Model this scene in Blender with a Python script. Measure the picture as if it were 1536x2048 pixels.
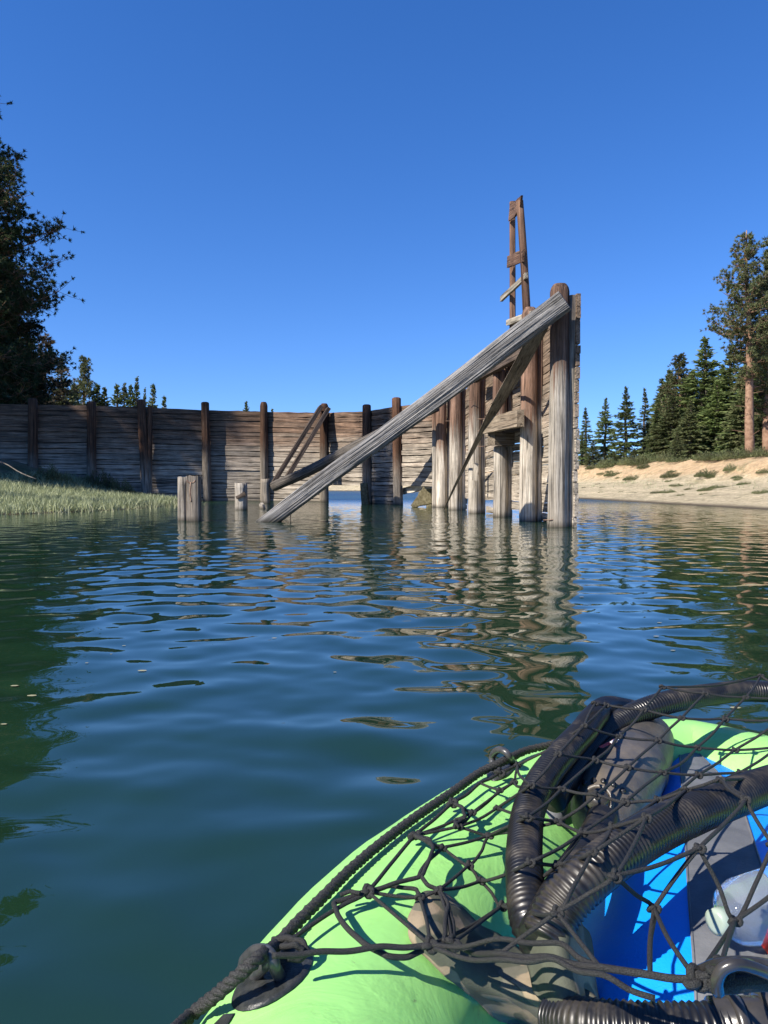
import bpy, math, random
import numpy as np
from mathutils import Vector, Matrix, noise

R = math.radians
sc = bpy.context.scene
C = sc.collection
for o in list(bpy.data.objects):
    bpy.data.objects.remove(o)

# ------------------------------------------------------------------ camera
F = 1500.0            # focal length in photo pixels (photo 1536 x 2048)
CAM_H = 0.75          # the phone is held this far above the water
PITCH = math.atan(56 / F)
cam_d = bpy.data.cameras.new('camera')
cam = bpy.data.objects.new('camera', cam_d)
C.objects.link(cam)
cam.location = (0, 0, CAM_H)
cam.rotation_euler = (R(90) - PITCH, 0, 0)
cam_d.sensor_width = 36
cam_d.sensor_fit = 'AUTO'
cam_d.lens = F / 2048 * 36
cam_d.clip_start = 0.02
cam_d.clip_end = 8000
sc.camera = cam

# ------------------------------------------------------------------ light
SUN_DIR = Vector((-math.sin(R(57)), -math.cos(R(57)), math.tan(R(41)))).normalized()
world = bpy.data.worlds.new('World')
sc.world = world
world.use_nodes = True
wn, wl = world.node_tree.nodes, world.node_tree.links
wn.clear()
sky = wn.new('ShaderNodeTexSky')
sky.sky_type = 'NISHITA'
sky.sun_disc = False
sky.sun_elevation = math.asin(SUN_DIR.z)
sky.sun_rotation = math.atan2(SUN_DIR.x, SUN_DIR.y)
sky.altitude = 1400
sky.air_density = 1.0
sky.dust_density = 0.08
sky.ozone_density = 2.6
hs = wn.new('ShaderNodeHueSaturation')
hs.inputs['Saturation'].default_value = 1.30
hs.inputs['Hue'].default_value = 0.512
hs.inputs['Value'].default_value = 1.0
bg = wn.new('ShaderNodeBackground')
bg.inputs['Strength'].default_value = 0.124
wo = wn.new('ShaderNodeOutputWorld')
tcw = wn.new('ShaderNodeTexCoord'); vaw = wn.new('ShaderNodeVectorMath'); vaw.operation = 'ADD'; vaw.inputs[1].default_value = (0, 0, 0.085)
vnw = wn.new('ShaderNodeVectorMath'); vnw.operation = 'NORMALIZE'
wl.new(tcw.outputs['Generated'], vaw.inputs[0]); wl.new(vaw.outputs[0], vnw.inputs[0]); wl.new(vnw.outputs[0], sky.inputs[0])
wl.new(sky.outputs[0], hs.inputs['Color'])
wl.new(hs.outputs[0], bg.inputs[0])
wl.new(bg.outputs[0], wo.inputs[0])

sun_d = bpy.data.lights.new('sun', 'SUN')
sun_d.energy = 5.0
sun_d.angle = R(0.53)
sun_d.color = (1.0, 0.93, 0.82)
sun = bpy.data.objects.new('sun', sun_d)
C.objects.link(sun)
sun.location = (-20, -20, 30)
sun.rotation_euler = SUN_DIR.to_track_quat('Z', 'Y').to_euler()

sc.view_settings.view_transform = 'Standard'
sc.view_settings.look = 'None'
sc.view_settings.gamma = 1
sc.view_settings.exposure = 0.85
sc.view_settings.use_curve_mapping = False
sc.cycles.max_bounces = 8
sc.cycles.use_denoising = True

rng = random.Random(7)

# ------------------------------------------------------------------ survey helpers
def ray(px, py):
    u, v = (px - 768) / F, -(py - 1024) / F
    cp, sp = math.cos(PITCH), math.sin(PITCH)
    return Vector((u, cp + v * sp, -sp + v * cp))

def P(px, py, z=0.0):
    """place where the line of sight through a photo pixel meets height z"""
    d = ray(px, py)
    t = (z - CAM_H) / d.z
    return Vector((0, 0, CAM_H)) + d * t

def D(px, py, dist):
    """place at a given distance (along y) on the line of sight through a photo pixel"""
    d = ray(px, py)
    return Vector((0, 0, CAM_H)) + d * (dist / d.y)

def smooth(a, b, x):
    t = max(0.0, min(1.0, (x - a) / (b - a)))
    return t * t * (3 - 2 * t)

# ------------------------------------------------------------------ object helpers
def tag(o, label=None, cat=None, group=None, kind=None):
    if label: o['label'] = label
    if cat: o['category'] = cat
    if group: o['group'] = group
    if kind: o['kind'] = kind
    return o

def empty(name, loc, label, cat, group=None):
    o = bpy.data.objects.new(name, None)
    o.empty_display_size = 0.2
    C.objects.link(o)
    o.location = loc
    return tag(o, label, cat, group)

def set_parent(o, parent):
    if parent is not None:
        o.parent = parent
        o.matrix_parent_inverse = Matrix.Translation(-Vector(parent.location)) if parent.type == 'EMPTY' else parent.matrix_basis.inverted()
        if parent.parent is not None and parent.type != 'EMPTY':
            # parent's own world = basis, since every part is kept in world placement
            o.matrix_parent_inverse = parent.matrix_basis.inverted()

def mk(name, verts, faces, m, parent=None, matrix=None, flat=False):
    me = bpy.data.meshes.new(name)
    me.from_pydata([tuple(v) for v in verts], [], faces)
    if not flat:
        me.polygons.foreach_set('use_smooth', [True] * len(me.polygons))
    if m: me.materials.append(m)
    me.update()
    o = bpy.data.objects.new(name, me)
    C.objects.link(o)
    if matrix is not None: o.matrix_basis = matrix
    set_parent(o, parent)
    return o

def np_mesh(name, co, quads, m, parent=None, smooth_=True, tris=None):
    me = bpy.data.meshes.new(name)
    co = np.asarray(co, dtype=np.float32)
    fs = quads if quads is not None else tris
    fs = np.asarray(fs, dtype=np.int32)
    k = fs.shape[1]
    me.vertices.add(len(co)); me.vertices.foreach_set('co', co.ravel())
    me.loops.add(fs.size); me.loops.foreach_set('vertex_index', fs.ravel())
    me.polygons.add(len(fs))
    me.polygons.foreach_set('loop_start', np.arange(0, fs.size, k, dtype=np.int32))
    me.polygons.foreach_set('loop_total', np.full(len(fs), k, dtype=np.int32))
    me.polygons.foreach_set('use_smooth', np.full(len(fs), smooth_, dtype=bool))
    me.update(calc_edges=True)
    me.validate()
    if m: me.materials.append(m)
    o = bpy.data.objects.new(name, me)
    C.objects.link(o)
    set_parent(o, parent)
    return o

def frame_z(p0, p1, hint=Vector((0, 0, 1))):
    """matrix with local Z from p0 to p1"""
    z = (p1 - p0).normalized()
    if abs(z.dot(hint)) > 0.98: hint = Vector((0, 1, 0))
    x = hint.cross(z).normalized(); y = z.cross(x)
    return Matrix(((x.x, y.x, z.x, p0.x), (x.y, y.y, z.y, p0.y), (x.z, y.z, z.z, p0.z), (0, 0, 0, 1)))

def log(name, p0, p1, r0, r1, m, parent=None, seed=0, n=20, furrow=0.02, square=0.0, step=0.35, flat=1.0,
        top_round=0.0, bend=0.02, fq=6, hint=Vector((0, 0, 1)), top_jag=0.0):
    """a timber: local Z runs along it; square 0 = round, 1 = squared; furrow = relative depth of weather cracks"""
    p0, p1 = Vector(p0), Vector(p1)
    L = (p1 - p0).length
    k = max(2, int(L / step))
    ts = [i / k for i in range(k + 1)]
    if top_round:
        ts = [t * (1 - top_round / L) for t in ts] + [1 - top_round / L * q for q in (0.5, 0.2, 0.0)]
    vs, fs = [], []
    for t in ts:
        z = t * L
        r = r0 + (r1 - r0) * t
        if top_round:
            q = (z - (L - top_round)) / top_round
            if q > 0: r *= 1 - 0.38 * q * q
        bx = bend * noise.noise(Vector((seed * 3.1, z * 0.35, 1))); by = bend * noise.noise(Vector((seed * 3.1, z * 0.35, 9)))
        for i in range(n):
            a = 2 * math.pi * i / n
            ca, sa = math.cos(a), math.sin(a)
            e = 1.0
            if square:
                s = max(abs(ca), abs(sa))
                e = (1 - square) + square * min(1 / s, 1.30)
            w = 1 + 0.035 * noise.noise(Vector((ca * 1.2 + seed, sa * 1.2, z * 0.8)))
            w += furrow * noise.noise(Vector((ca * fq + seed * 7, sa * fq, z * 0.5))) * 2
            jag = top_jag * noise.noise(Vector((ca * 2 + seed * 9, sa * 2, 3))) if t == ts[-1] else 0
            vs.append((bx + ca * r * e * w, by + sa * r * e * w * flat, z + jag))
    m_ = len(ts)
    for j in range(m_ - 1):
        for i in range(n):
            a, b = j * n + i, j * n + (i + 1) % n
            fs.append((a, b, b + n, a + n))
    fs.append(tuple(reversed(range(n))))
    base = (m_ - 1) * n
    c = len(vs)
    vs.append((0, 0, L - top_jag * 0.4 + (0.0 if not top_round else 0.005)))
    for i in range(n):
        fs.append((base + i, base + (i + 1) % n, c))
    o = mk(name, vs, fs, m, parent, frame_z(p0, p1, hint))
    me = o.data
    for p in me.polygons:
        if len(p.vertices) != 4: p.use_smooth = False
    if square > 0.6 and hasattr(me, 'set_sharp_from_angle'):
        me.set_sharp_from_angle(angle=R(32))
    return o

def board(name, p0, p1, up, w0, w1, th, m, parent=None, seed=0, jit=0.006, seg=6, end_skew=0.0):
    """a sawn board: local X along, Z across (width), Y thickness; edges slightly uneven"""
    p0, p1, up = Vector(p0), Vector(p1), Vector(up)
    x = (p1 - p0).normalized(); L = (p1 - p0).length
    y = up.cross(x).normalized(); z = x.cross(y)
    M = Matrix(((x.x, y.x, z.x, p0.x), (x.y, y.y, z.y, p0.y), (x.z, y.z, z.z, p0.z), (0, 0, 0, 1)))
    rr = random.Random(seed * 13 + 5)
    vs, fs = [], []
    for i in range(seg + 1):
        t = i / seg
        w = (w0 + (w1 - w0) * t) / 2
        j1, j2, j3 = rr.uniform(-1, 1) * jit, rr.uniform(-1, 1) * jit, rr.uniform(-1, 1) * jit * .5
        sk = end_skew if i in (0, seg) else 0
        X = t * L
        vs += [(X - sk * .5, -th / 2 + j3, -w + j1), (X + sk * .5, -th / 2 + j3, w + j2),
               (X + sk * .5, th / 2 + j3, w + j2), (X - sk * .5, th / 2 + j3, -w + j1)]
    for i in range(seg):
        a = i * 4
        for q in range(4):
            fs.append((a + q, a + (q + 1) % 4, a + 4 + (q + 1) % 4, a + 4 + q))
    fs.append((3, 2, 1, 0)); e = seg * 4
    fs.append((e, e + 1, e + 2, e + 3))
    return mk(name, vs, fs, m, parent, M, flat=True)

def spline(pts, n):
    """Catmull-Rom through pts, n samples in even arc steps"""
    P_ = [Vector(p) for p in pts]
    P_ = [2 * P_[0] - P_[1]] + P_ + [2 * P_[-1] - P_[-2]]
    out = []
    for i in range(1, len(P_) - 2):
        a, b, c, d = P_[i - 1], P_[i], P_[i + 1], P_[i + 2]
        for k in range(24):
            t = k / 24
            out.append(0.5 * ((2 * b) + (-a + c) * t + (2 * a - 5 * b + 4 * c - d) * t * t + (-a + 3 * b - 3 * c + d) * t ** 3))
    out.append(P_[-2])
    ds = [0]
    for i in range(1, len(out)): ds.append(ds[-1] + (out[i] - out[i - 1]).length)
    res = []; j = 0
    for k in range(n):
        s = ds[-1] * k / (n - 1)
        while j < len(ds) - 2 and ds[j + 1] < s: j += 1
        f = (s - ds[j]) / max(1e-9, ds[j + 1] - ds[j])
        res.append(out[j].lerp(out[j + 1], min(1, f)))
    return res, ds[-1]

def sweep(path, rad, n=8, cap=True):
    """verts, faces of a tube round path; rad(i) or number"""
    vs, fs = [], []
    t0 = (path[1] - path[0]).normalized()
    u = t0.orthogonal().normalized()
    m_ = len(path)
    for i, p in enumerate(path):
        t = (path[min(i + 1, m_ - 1)] - path[max(i - 1, 0)]).normalized()
        u = (u - t * u.dot(t)).normalized(); v = t.cross(u)
        r = rad(i) if callable(rad) else rad
        for k in range(n):
            a = 2 * math.pi * k / n
            vs.append(p + (u * math.cos(a) + v * math.sin(a)) * r)
    for i in range(m_ - 1):
        for k in range(n):
            a, b = i * n + k, i * n + (k + 1) % n
            fs.append((a, b, b + n, a + n))
    if cap:
        fs.append(tuple(reversed(range(n)))); fs.append(tuple(range((m_ - 1) * n, m_ * n)))
    return vs, fs

# ------------------------------------------------------------------ materials
def nodes_of(name):
    m = bpy.data.materials.new(name)
    m.use_nodes = True
    nt = m.node_tree
    nt.nodes.clear()
    out = nt.nodes.new('ShaderNodeOutputMaterial')
    b = nt.nodes.new('ShaderNodeBsdfPrincipled')
    nt.links.new(b.outputs[0], out.inputs[0])
    return m, nt, b

def N(nt, t, **kw):
    n = nt.nodes.new(t)
    for k, v in kw.items():
        if k in n.inputs: n.inputs[k].default_value = v
        else: setattr(n, k, v)
    return n

def math_(nt, op, a, b=None, clamp=False):
    n = nt.nodes.new('ShaderNodeMath'); n.operation = op; n.use_clamp = clamp
    for i, v in enumerate((a, b)):
        if v is None: continue
        if isinstance(v, (int, float)): n.inputs[i].default_value = v
        else: nt.links.new(v, n.inputs[i])
    return n.outputs[0]

def mixc(nt, f, a, b, blend='MIX'):
    n = nt.nodes.new('ShaderNodeMix'); n.data_type = 'RGBA'; n.blend_type = blend
    for sock, v in ((n.inputs[0], f), (n.inputs[6], a), (n.inputs[7], b)):
        if isinstance(v, (int, float)): sock.default_value = v
        elif isinstance(v, tuple): sock.default_value = (*v[:3], 1)
        else: nt.links.new(v, sock)
    return n.outputs[2]

def ramp(nt, f, stops):
    n = nt.nodes.new('ShaderNodeValToRGB')
    e = n.color_ramp.elements
    while len(e) < len(stops): e.new(0.5)
    for i, (p, c) in enumerate(stops):
        e[i].position = p
        e[i].color = (*c, 1) if isinstance(c, tuple) else (c, c, c, 1)
    nt.links.new(f, n.inputs[0])
    return n.outputs[0]

def noise_(nt, vec, scale, detail=4, rough=0.55, dist=0.0):
    n = N(nt, 'ShaderNodeTexNoise', Scale=scale, Detail=detail, Roughness=rough, Distortion=dist)
    if vec is not None: nt.links.new(vec, n.inputs['Vector'])
    return n.outputs['Fac']

def scaled(nt, vec, s):
    n = nt.nodes.new('ShaderNodeVectorMath'); n.operation = 'MULTIPLY'
    nt.links.new(vec, n.inputs[0]); n.inputs[1].default_value = s
    return n.outputs[0]

def wood(name, axis, lo, hi, top_lo=None, top_hi=None, z0=1.2, z1=2.6, bump=0.5, wet=True, rough=0.85, fleck=0.35):
    m, nt, b = nodes_of(name)
    tc = nt.nodes.new('ShaderNodeTexCoord'); oi = nt.nodes.new('ShaderNodeObjectInfo')
    geo = nt.nodes.new('ShaderNodeNewGeometry')
    off = math_(nt, 'MULTIPLY', oi.outputs['Random'], 41.0)
    av = nt.nodes.new('ShaderNodeVectorMath'); av.operation = 'ADD'
    cx = nt.nodes.new('ShaderNodeCombineXYZ')
    for i in range(3): nt.links.new(off, cx.inputs[i])
    nt.links.new(tc.outputs['Object'], av.inputs[0]); nt.links.new(cx.outputs[0], av.inputs[1])
    v = av.outputs[0]
    s1 = [9, 9, 9]; s1[axis] = 0.55
    s2 = [62, 62, 62]; s2[axis] = 1.6
    s3 = [24, 24, 24]; s3[axis] = 0.55
    n1 = noise_(nt, scaled(nt, v, s1), 1.0, 6, 0.6, 0.6)
    n2 = noise_(nt, scaled(nt, v, s2), 1.0, 4, 0.65, 0.3)
    n3 = noise_(nt, scaled(nt, v, s3), 1.0, 5, 0.65, 0.4)
    blot = noise_(nt, geo.outputs['Position'], 2.3, 4, 0.6)
    f1 = ramp(nt, n1, [(0.28, 0.0), (0.72, 1.0)])
    col = mixc(nt, f1, lo, hi)
    sep = nt.nodes.new('ShaderNodeSeparateXYZ'); nt.links.new(geo.outputs['Position'], sep.inputs[0])
    if top_lo:
        zz = math_(nt, 'ADD', sep.outputs[2], math_(nt, 'MULTIPLY', math_(nt, 'SUBTRACT', n3, 0.5), 2.6))
        zz = math_(nt, 'ADD', zz, math_(nt, 'MULTIPLY', math_(nt, 'SUBTRACT', oi.outputs['Random'], 0.5), 0.8))
        mr = N(nt, 'ShaderNodeMapRange'); mr.interpolation_type = 'SMOOTHSTEP'
        mr.inputs[1].default_value = z0; mr.inputs[2].default_value = z1
        nt.links.new(zz, mr.inputs[0])
        ctop = mixc(nt, f1, top_lo, top_hi)
        col = mixc(nt, mr.outputs[0], col, ctop)
    g = ramp(nt, n2, [(0.30, 0.45), (0.5, 1.0), (0.72, 1.45)])
    col = mixc(nt, 0.85, col, g, 'MULTIPLY')
    cr = ramp(nt, n3, [(0.38, 0.14), (0.48, 1.0)])
    col = mixc(nt, 0.8, col, cr, 'MULTIPLY')
    bl = ramp(nt, blot, [(0.3, 0.7), (0.7, 1.2)])
    col = mixc(nt, 0.8, col, bl, 'MULTIPLY')
    var = math_(nt, 'ADD', math_(nt, 'MULTIPLY', oi.outputs['Random'], 0.5), 0.75)
    vv = nt.nodes.new('ShaderNodeCombineXYZ')
    for i in range(3): nt.links.new(var, vv.inputs[i])
    col = mixc(nt, 1.0, col, vv.outputs[0], 'MULTIPLY')
    if fleck:
        fl = noise_(nt, scaled(nt, v, [s * 0.9 for s in s3]), 1.7, 3, 0.7)
        ff = ramp(nt, fl, [(0.64, 0.0), (0.72, 1.0)])
        col = mixc(nt, math_(nt, 'MULTIPLY', ff, fleck), col, (0.55, 0.5, 0.43))
    if wet:   # wet, weed-stained band at the waterline
        w = N(nt, 'ShaderNodeMapRange'); w.inputs[1].default_value = 0.20; w.inputs[2].default_value = 0.05
        nt.links.new(math_(nt, 'ADD', sep.outputs[2], math_(nt, 'MULTIPLY', n3, 0.16)), w.inputs[0])
        col = mixc(nt, w.outputs[0], col, (0.03, 0.026, 0.018))
    nt.links.new(col, b.inputs['Base Color'])
    b.inputs['Roughness'].default_value = rough
    b.inputs['Specular IOR Level'].default_value = 0.25
    h = math_(nt, 'ADD', math_(nt, 'MULTIPLY', n2, 0.5), n3)
    bp = N(nt, 'ShaderNodeBump', Strength=bump, Distance=0.03)
    nt.links.new(h, bp.inputs['Height']); nt.links.new(bp.outputs[0], b.inputs['Normal'])
    return m

def plain(name, col, rough=0.5, col2=None, scale=20, bump=0.0, spec=0.5, bscale=60, metal=0.0, sheen=0.0):
    m, nt, b = nodes_of(name)
    tc = nt.nodes.new('ShaderNodeTexCoord')
    if col2:
        f = ramp(nt, noise_(nt, tc.outputs['Object'], scale, 5, 0.6), [(0.35, 0.0), (0.68, 1.0)])
        nt.links.new(mixc(nt, f, col, col2), b.inputs['Base Color'])
    else:
        b.inputs['Base Color'].default_value = (*col, 1)
    b.inputs['Roughness'].default_value = rough
    b.inputs['Specular IOR Level'].default_value = spec
    b.inputs['Metallic'].default_value = metal
    if bump:
        bp = N(nt, 'ShaderNodeBump', Strength=bump, Distance=0.002)
        nt.links.new(noise_(nt, tc.outputs['Object'], bscale, 4), bp.inputs['Height'])
        nt.links.new(bp.outputs[0], b.inputs['Normal'])
    return m

M_plank = wood('weathered_plank', 0, (0.17, 0.14, 0.11), (0.52, 0.455, 0.37), (0.042, 0.024, 0.016), (0.28, 0.18, 0.12), 1.3, 3.4, bump=0.9)
M_wing = wood('bleached_plank', 0, (0.21, 0.175, 0.135), (0.55, 0.48, 0.39), (0.07, 0.045, 0.03), (0.31, 0.23, 0.165), 1.3, 3.4, bump=1.0)
M_pile = wood('weathered_pile', 2, (0.23, 0.195, 0.155), (0.62, 0.56, 0.47), (0.05, 0.027, 0.018), (0.27, 0.165, 0.115), 1.9, 2.6, bump=0.8, fleck=0.25)
M_batten = wood('grey_batten', 2, (0.17, 0.15, 0.12), (0.44, 0.40, 0.34), (0.07, 0.06, 0.055), (0.24, 0.21, 0.19), 2.6, 3.6, bump=0.9)
M_post = wood('dark_post', 2, (0.13, 0.105, 0.08), (0.36, 0.31, 0.25), (0.03, 0.015, 0.009), (0.15, 0.075, 0.042), 1.0, 2.4, bump=0.8, fleck=0.2)
M_beam = wood('silvered_beam', 2, (0.13, 0.125, 0.125), (0.40, 0.385, 0.37), bump=1.3, wet=True, fleck=0.45)
M_log = wood('grey_log', 2, (0.06, 0.052, 0.045), (0.20, 0.175, 0.15), bump=0.7, fleck=0.15)
M_frame = wood('red_brown_timber', 2, (0.06, 0.03, 0.02), (0.22, 0.13, 0.085), bump=0.7, wet=False, fleck=0.15)
M_frameb = wood('brown_board', 0, (0.07, 0.035, 0.022), (0.20, 0.12, 0.08), bump=0.7, wet=False, fleck=0.3)
M_brace = wood('tan_board', 0, (0.13, 0.095, 0.065), (0.33, 0.27, 0.20), bump=0.6, wet=False, fleck=0.15)
M_dkboard = wood('dark_board', 0, (0.035, 0.026, 0.02), (0.115, 0.085, 0.065), bump=0.6, wet=False, fleck=0.05)
M_pale = wood('pale_board', 0, (0.32, 0.28, 0.22), (0.58, 0.52, 0.43), bump=0.6, wet=False, fleck=0.2)
M_wgrey = wood('grey_board', 0, (0.16, 0.14, 0.11), (0.40, 0.36, 0.29), bump=0.6, wet=False, fleck=0.2)
M_stub = wood('stub_post', 2, (0.15, 0.125, 0.10), (0.46, 0.42, 0.36), bump=1.1, fleck=0.3)
M_moss = plain('mossy_wood', (0.10, 0.085, 0.045), 0.95, (0.23, 0.20, 0.12), 14, 0.8, 0.1, 30)
M_iron = plain('rusty_iron', (0.10, 0.055, 0.035), 0.75, (0.30, 0.20, 0.14), 30, 0.5, 0.4, 80)

# ------------------------------------------------------------------ terrain
SHORE_R = [(13, -60), (12.2, -5), (11.6, 10), (11.2, 21.6), (10.5, 30), (9.9, 38.5), (7.5, 55), (1.5, 76), (-10, 84), (-40, 92), (-140, 100)]
SHORE_L = [(-45, -60), (-34, 0), (-22, 12.5), (-14, 16.4), (-9.3, 18.1), (-7.9, 20.5), (-7.3, 23.5), (-7.5, 27), (-8.4, 31.5), (-9.5, 40), (-15, 60), (-45, 78), (-140, 90)]
POLY_R = SHORE_R + [(-140, 4000), (4000, 4000), (4000, -60)]
POLY_L = SHORE_L + [(-4000, 90), (-4000, -60)]

def seg_dist(X, Y, pl):
    best = np.full(X.shape, 1e9)
    for (x0, y0), (x1, y1) in zip(pl[:-1], pl[1:]):
        dx, dy = x1 - x0, y1 - y0
        t = np.clip(((X - x0) * dx + (Y - y0) * dy) / (dx * dx + dy * dy), 0, 1)
        best = np.minimum(best, np.hypot(X - x0 - t * dx, Y - y0 - t * dy))
    return best

def inside(X, Y, poly):
    r = np.zeros(X.shape, bool)
    n = len(poly)
    for i in range(n):
        x0, y0 = poly[i]; x1, y1 = poly[(i + 1) % n]
        if y0 == y1: continue
        c = ((y0 > Y) != (y1 > Y)) & (X < (x1 - x0) * (Y - y0) / (y1 - y0) + x0)
        r ^= c
    return r

def vnoise(X, Y, s, seed=0):
    rs = np.random.RandomState(seed)
    out = np.zeros(X.shape)
    for k in range(7):
        a = rs.uniform(0, 2 * math.pi); f = s * rs.uniform(0.5, 1.8)
        out += np.sin((X * math.cos(a) + Y * math.sin(a)) * f + rs.uniform(0, 6.3) + 1.3 * np.sin(Y * f * 0.37 + k))
    return out / 7

def height(X, Y):
    X = np.asarray(X, float); Y = np.asarray(Y, float)
    wob = vnoise(X, Y, 1.1, 3) * 0.35
    sR = seg_dist(X, Y, SHORE_R); iR = inside(X, Y, POLY_R)
    sL = seg_dist(X, Y, SHORE_L); iL = inside(X, Y, POLY_L)
    ss = lambda a, b, x: (lambda t: t * t * (3 - 2 * t))(np.clip((x - a) / (b - a), 0, 1))
    s = sR + wob * ss(0, 1, sR)
    zr = 0.13 * np.minimum(s, 8) + 1.25 * ss(6.0, 10.5, s + 0.8 * vnoise(X, Y, .5, 9)) + 0.02 * np.maximum(s - 10, 0) + 0.06 * vnoise(X, Y, 2.2, 5) * ss(0, 2, s)
    zr += 0.0 + 0.004 * np.maximum(s - 60, 0)
    s = sL
    zl = 0.10 * np.minimum(s, 7) + 0.03 * np.maximum(s - 7, 0) + 0.03 * vnoise(X, Y, 1.7, 6) * ss(0, 2, s)
    zl = np.minimum(zl, 3.5)
    zl += 1.25 * np.exp(-((X + 17.5) ** 2 / 26 + (Y - 31.5) ** 2 / 14)) * ss(-10, -14, X)
    zw = -0.16 * np.minimum(np.minimum(sR, sL), 14)
    return np.where(iR, zr, np.where(iL, zl, zw))

def h1(x, y): return float(height(np.array([x]), np.array([y]))[0])

def G(px, py, dmin=17.0, dmax=160.0):
    """where the line of sight through a photo pixel meets the ground"""
    d = ray(px, py)
    ts = np.linspace(dmin, dmax, 1500) / d.y
    X = d.x * ts; Y = d.y * ts; Z = CAM_H + d.z * ts
    below = np.nonzero(Z < height(X, Y))[0]
    i = below[0] if len(below) else len(ts) - 1
    return Vector((X[i], Y[i], float(height(X[i:i + 1], Y[i:i + 1])[0])))

def axis_pts(knots):
    out = []
    for (a, b, st) in knots: out += list(np.arange(a, b - 1e-6, st))
    out.append(knots[-1][1])
    return np.array(out)

gx = axis_pts([(-4000, -500, 500), (-500, -100, 40), (-100, -40, 5), (-40, -4, 0.6), (-4, 8, 2), (8, 36, 0.5), (36, 100, 4), (100, 500, 40), (500, 4000, 500)])
gy = axis_pts([(-60, 10, 5), (10, 60, 0.6), (60, 120, 1.5), (120, 260, 10), (260, 1000, 80), (1000, 4000, 500)])
X, Y = np.meshgrid(gx, gy)
Z = height(X, Y)
nx, ny = len(gx), len(gy)
idx = np.arange(nx * ny).reshape(ny, nx)
quads = np.stack([idx[:-1, :-1].ravel(), idx[:-1, 1:].ravel(), idx[1:, 1:].ravel(), idx[1:, :-1].ravel()], 1)

m, nt, b = nodes_of('shore_ground')
geo = nt.nodes.new('ShaderNodeNewGeometry'); pos = geo.outputs['Position']
sep = nt.nodes.new('ShaderNodeSeparateXYZ'); nt.links.new(pos, sep.inputs[0])
nA = noise_(nt, pos, 0.6, 6, 0.6); nB = noise_(nt, pos, 9, 6, 0.7); nC = noise_(nt, pos, 45, 3, 0.7)
strata = noise_(nt, scaled(nt, pos, (0.25, 0.25, 9.0)), 1.0, 5, 0.6, 0.4)
gravel = mixc(nt, ramp(nt, nB, [(0.35, 0.0), (0.65, 1.0)]), (0.40, 0.325, 0.20), (0.74, 0.63, 0.425))
gravel = mixc(nt, 0.5, gravel, ramp(nt, nC, [(0.35, 0.55), (0.65, 1.2)]), 'MULTIPLY')
gravel = mixc(nt, 0.6, gravel, ramp(nt, strata, [(0.35, 0.72), (0.65, 1.15)]), 'MULTIPLY')
sand = mixc(nt, ramp(nt, nB, [(0.3, 0.0), (0.7, 1.0)]), (0.42, 0.27, 0.14), (0.66, 0.50, 0.31))
zz = math_(nt, 'ADD', sep.outputs[2], math_(nt, 'MULTIPLY', math_(nt, 'SUBTRACT', nA, 0.5), 0.9))
mr = N(nt, 'ShaderNodeMapRange'); mr.inputs[1].default_value = 0.95; mr.inputs[2].default_value = 1.4; nt.links.new(zz, mr.inputs[0])
rill = ramp(nt, noise_(nt, pos, 2.2, 7, 0.72, 0.5), [(0.36, 0.62), (0.6, 1.12)])
col = mixc(nt, 0.8, mixc(nt, mr.outputs[0], gravel, sand), rill, 'MULTIPLY')
green = mixc(nt, nB, (0.06, 0.075, 0.03), (0.20, 0.19, 0.09))
tuft = math_(nt, 'MULTIPLY', ramp(nt, noise_(nt, pos, 0.9, 6, 0.7), [(0.56, 0.0), (0.64, 1.0)]), 0.6)
col = mixc(nt, tuft, col, green)
mr2 = N(nt, 'ShaderNodeMapRange'); mr2.inputs[1].default_value = 2.15; mr2.inputs[2].default_value = 2.6; nt.links.new(zz, mr2.inputs[0])
col = mixc(nt, mr2.outputs[0], col, mixc(nt, nB, (0.035, 0.032, 0.018), (0.12, 0.10, 0.055)))
mr3 = N(nt, 'ShaderNodeMapRange'); mr3.inputs[1].default_value = -4; mr3.inputs[2].default_value = -8; nt.links.new(sep.outputs[0], mr3.inputs[0])
mr5 = N(nt, 'ShaderNodeMapRange'); mr5.inputs[1].default_value = 60; mr5.inputs[2].default_value = 50; nt.links.new(sep.outputs[1], mr5.inputs[0])
leftcol = mixc(nt, ramp(nt, nA, [(0.4, 0.0), (0.6, 1.0)]), mixc(nt, nB, (0.05, 0.06, 0.025), (0.15, 0.15, 0.07)), mixc(nt, nB, (0.16, 0.12, 0.07), (0.34, 0.27, 0.17)))
col = mixc(nt, math_(nt, 'MULTIPLY', mr3.outputs[0], mr5.outputs[0]), col, leftcol)
wet = N(nt, 'ShaderNodeMapRange'); wet.inputs[1].default_value = 0.09; wet.inputs[2].default_value = 0.02; nt.links.new(sep.outputs[2], wet.inputs[0])
col = mixc(nt, wet.outputs[0], col, (0.10, 0.08, 0.055))
nt.links.new(col, b.inputs['Base Color']); b.inputs['Roughness'].default_value = 0.95; b.inputs['Specular IOR Level'].default_value = 0.15
bp = N(nt, 'ShaderNodeBump', Strength=0.9, Distance=0.12); nt.links.new(math_(nt, 'ADD', nB, math_(nt, 'MULTIPLY', nC, 0.4)), bp.inputs['Height']); nt.links.new(bp.outputs[0], b.inputs['Normal'])
tag(np_mesh('ground', np.stack([X.ravel(), Y.ravel(), Z.ravel()], 1), quads, m), kind='structure')

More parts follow.
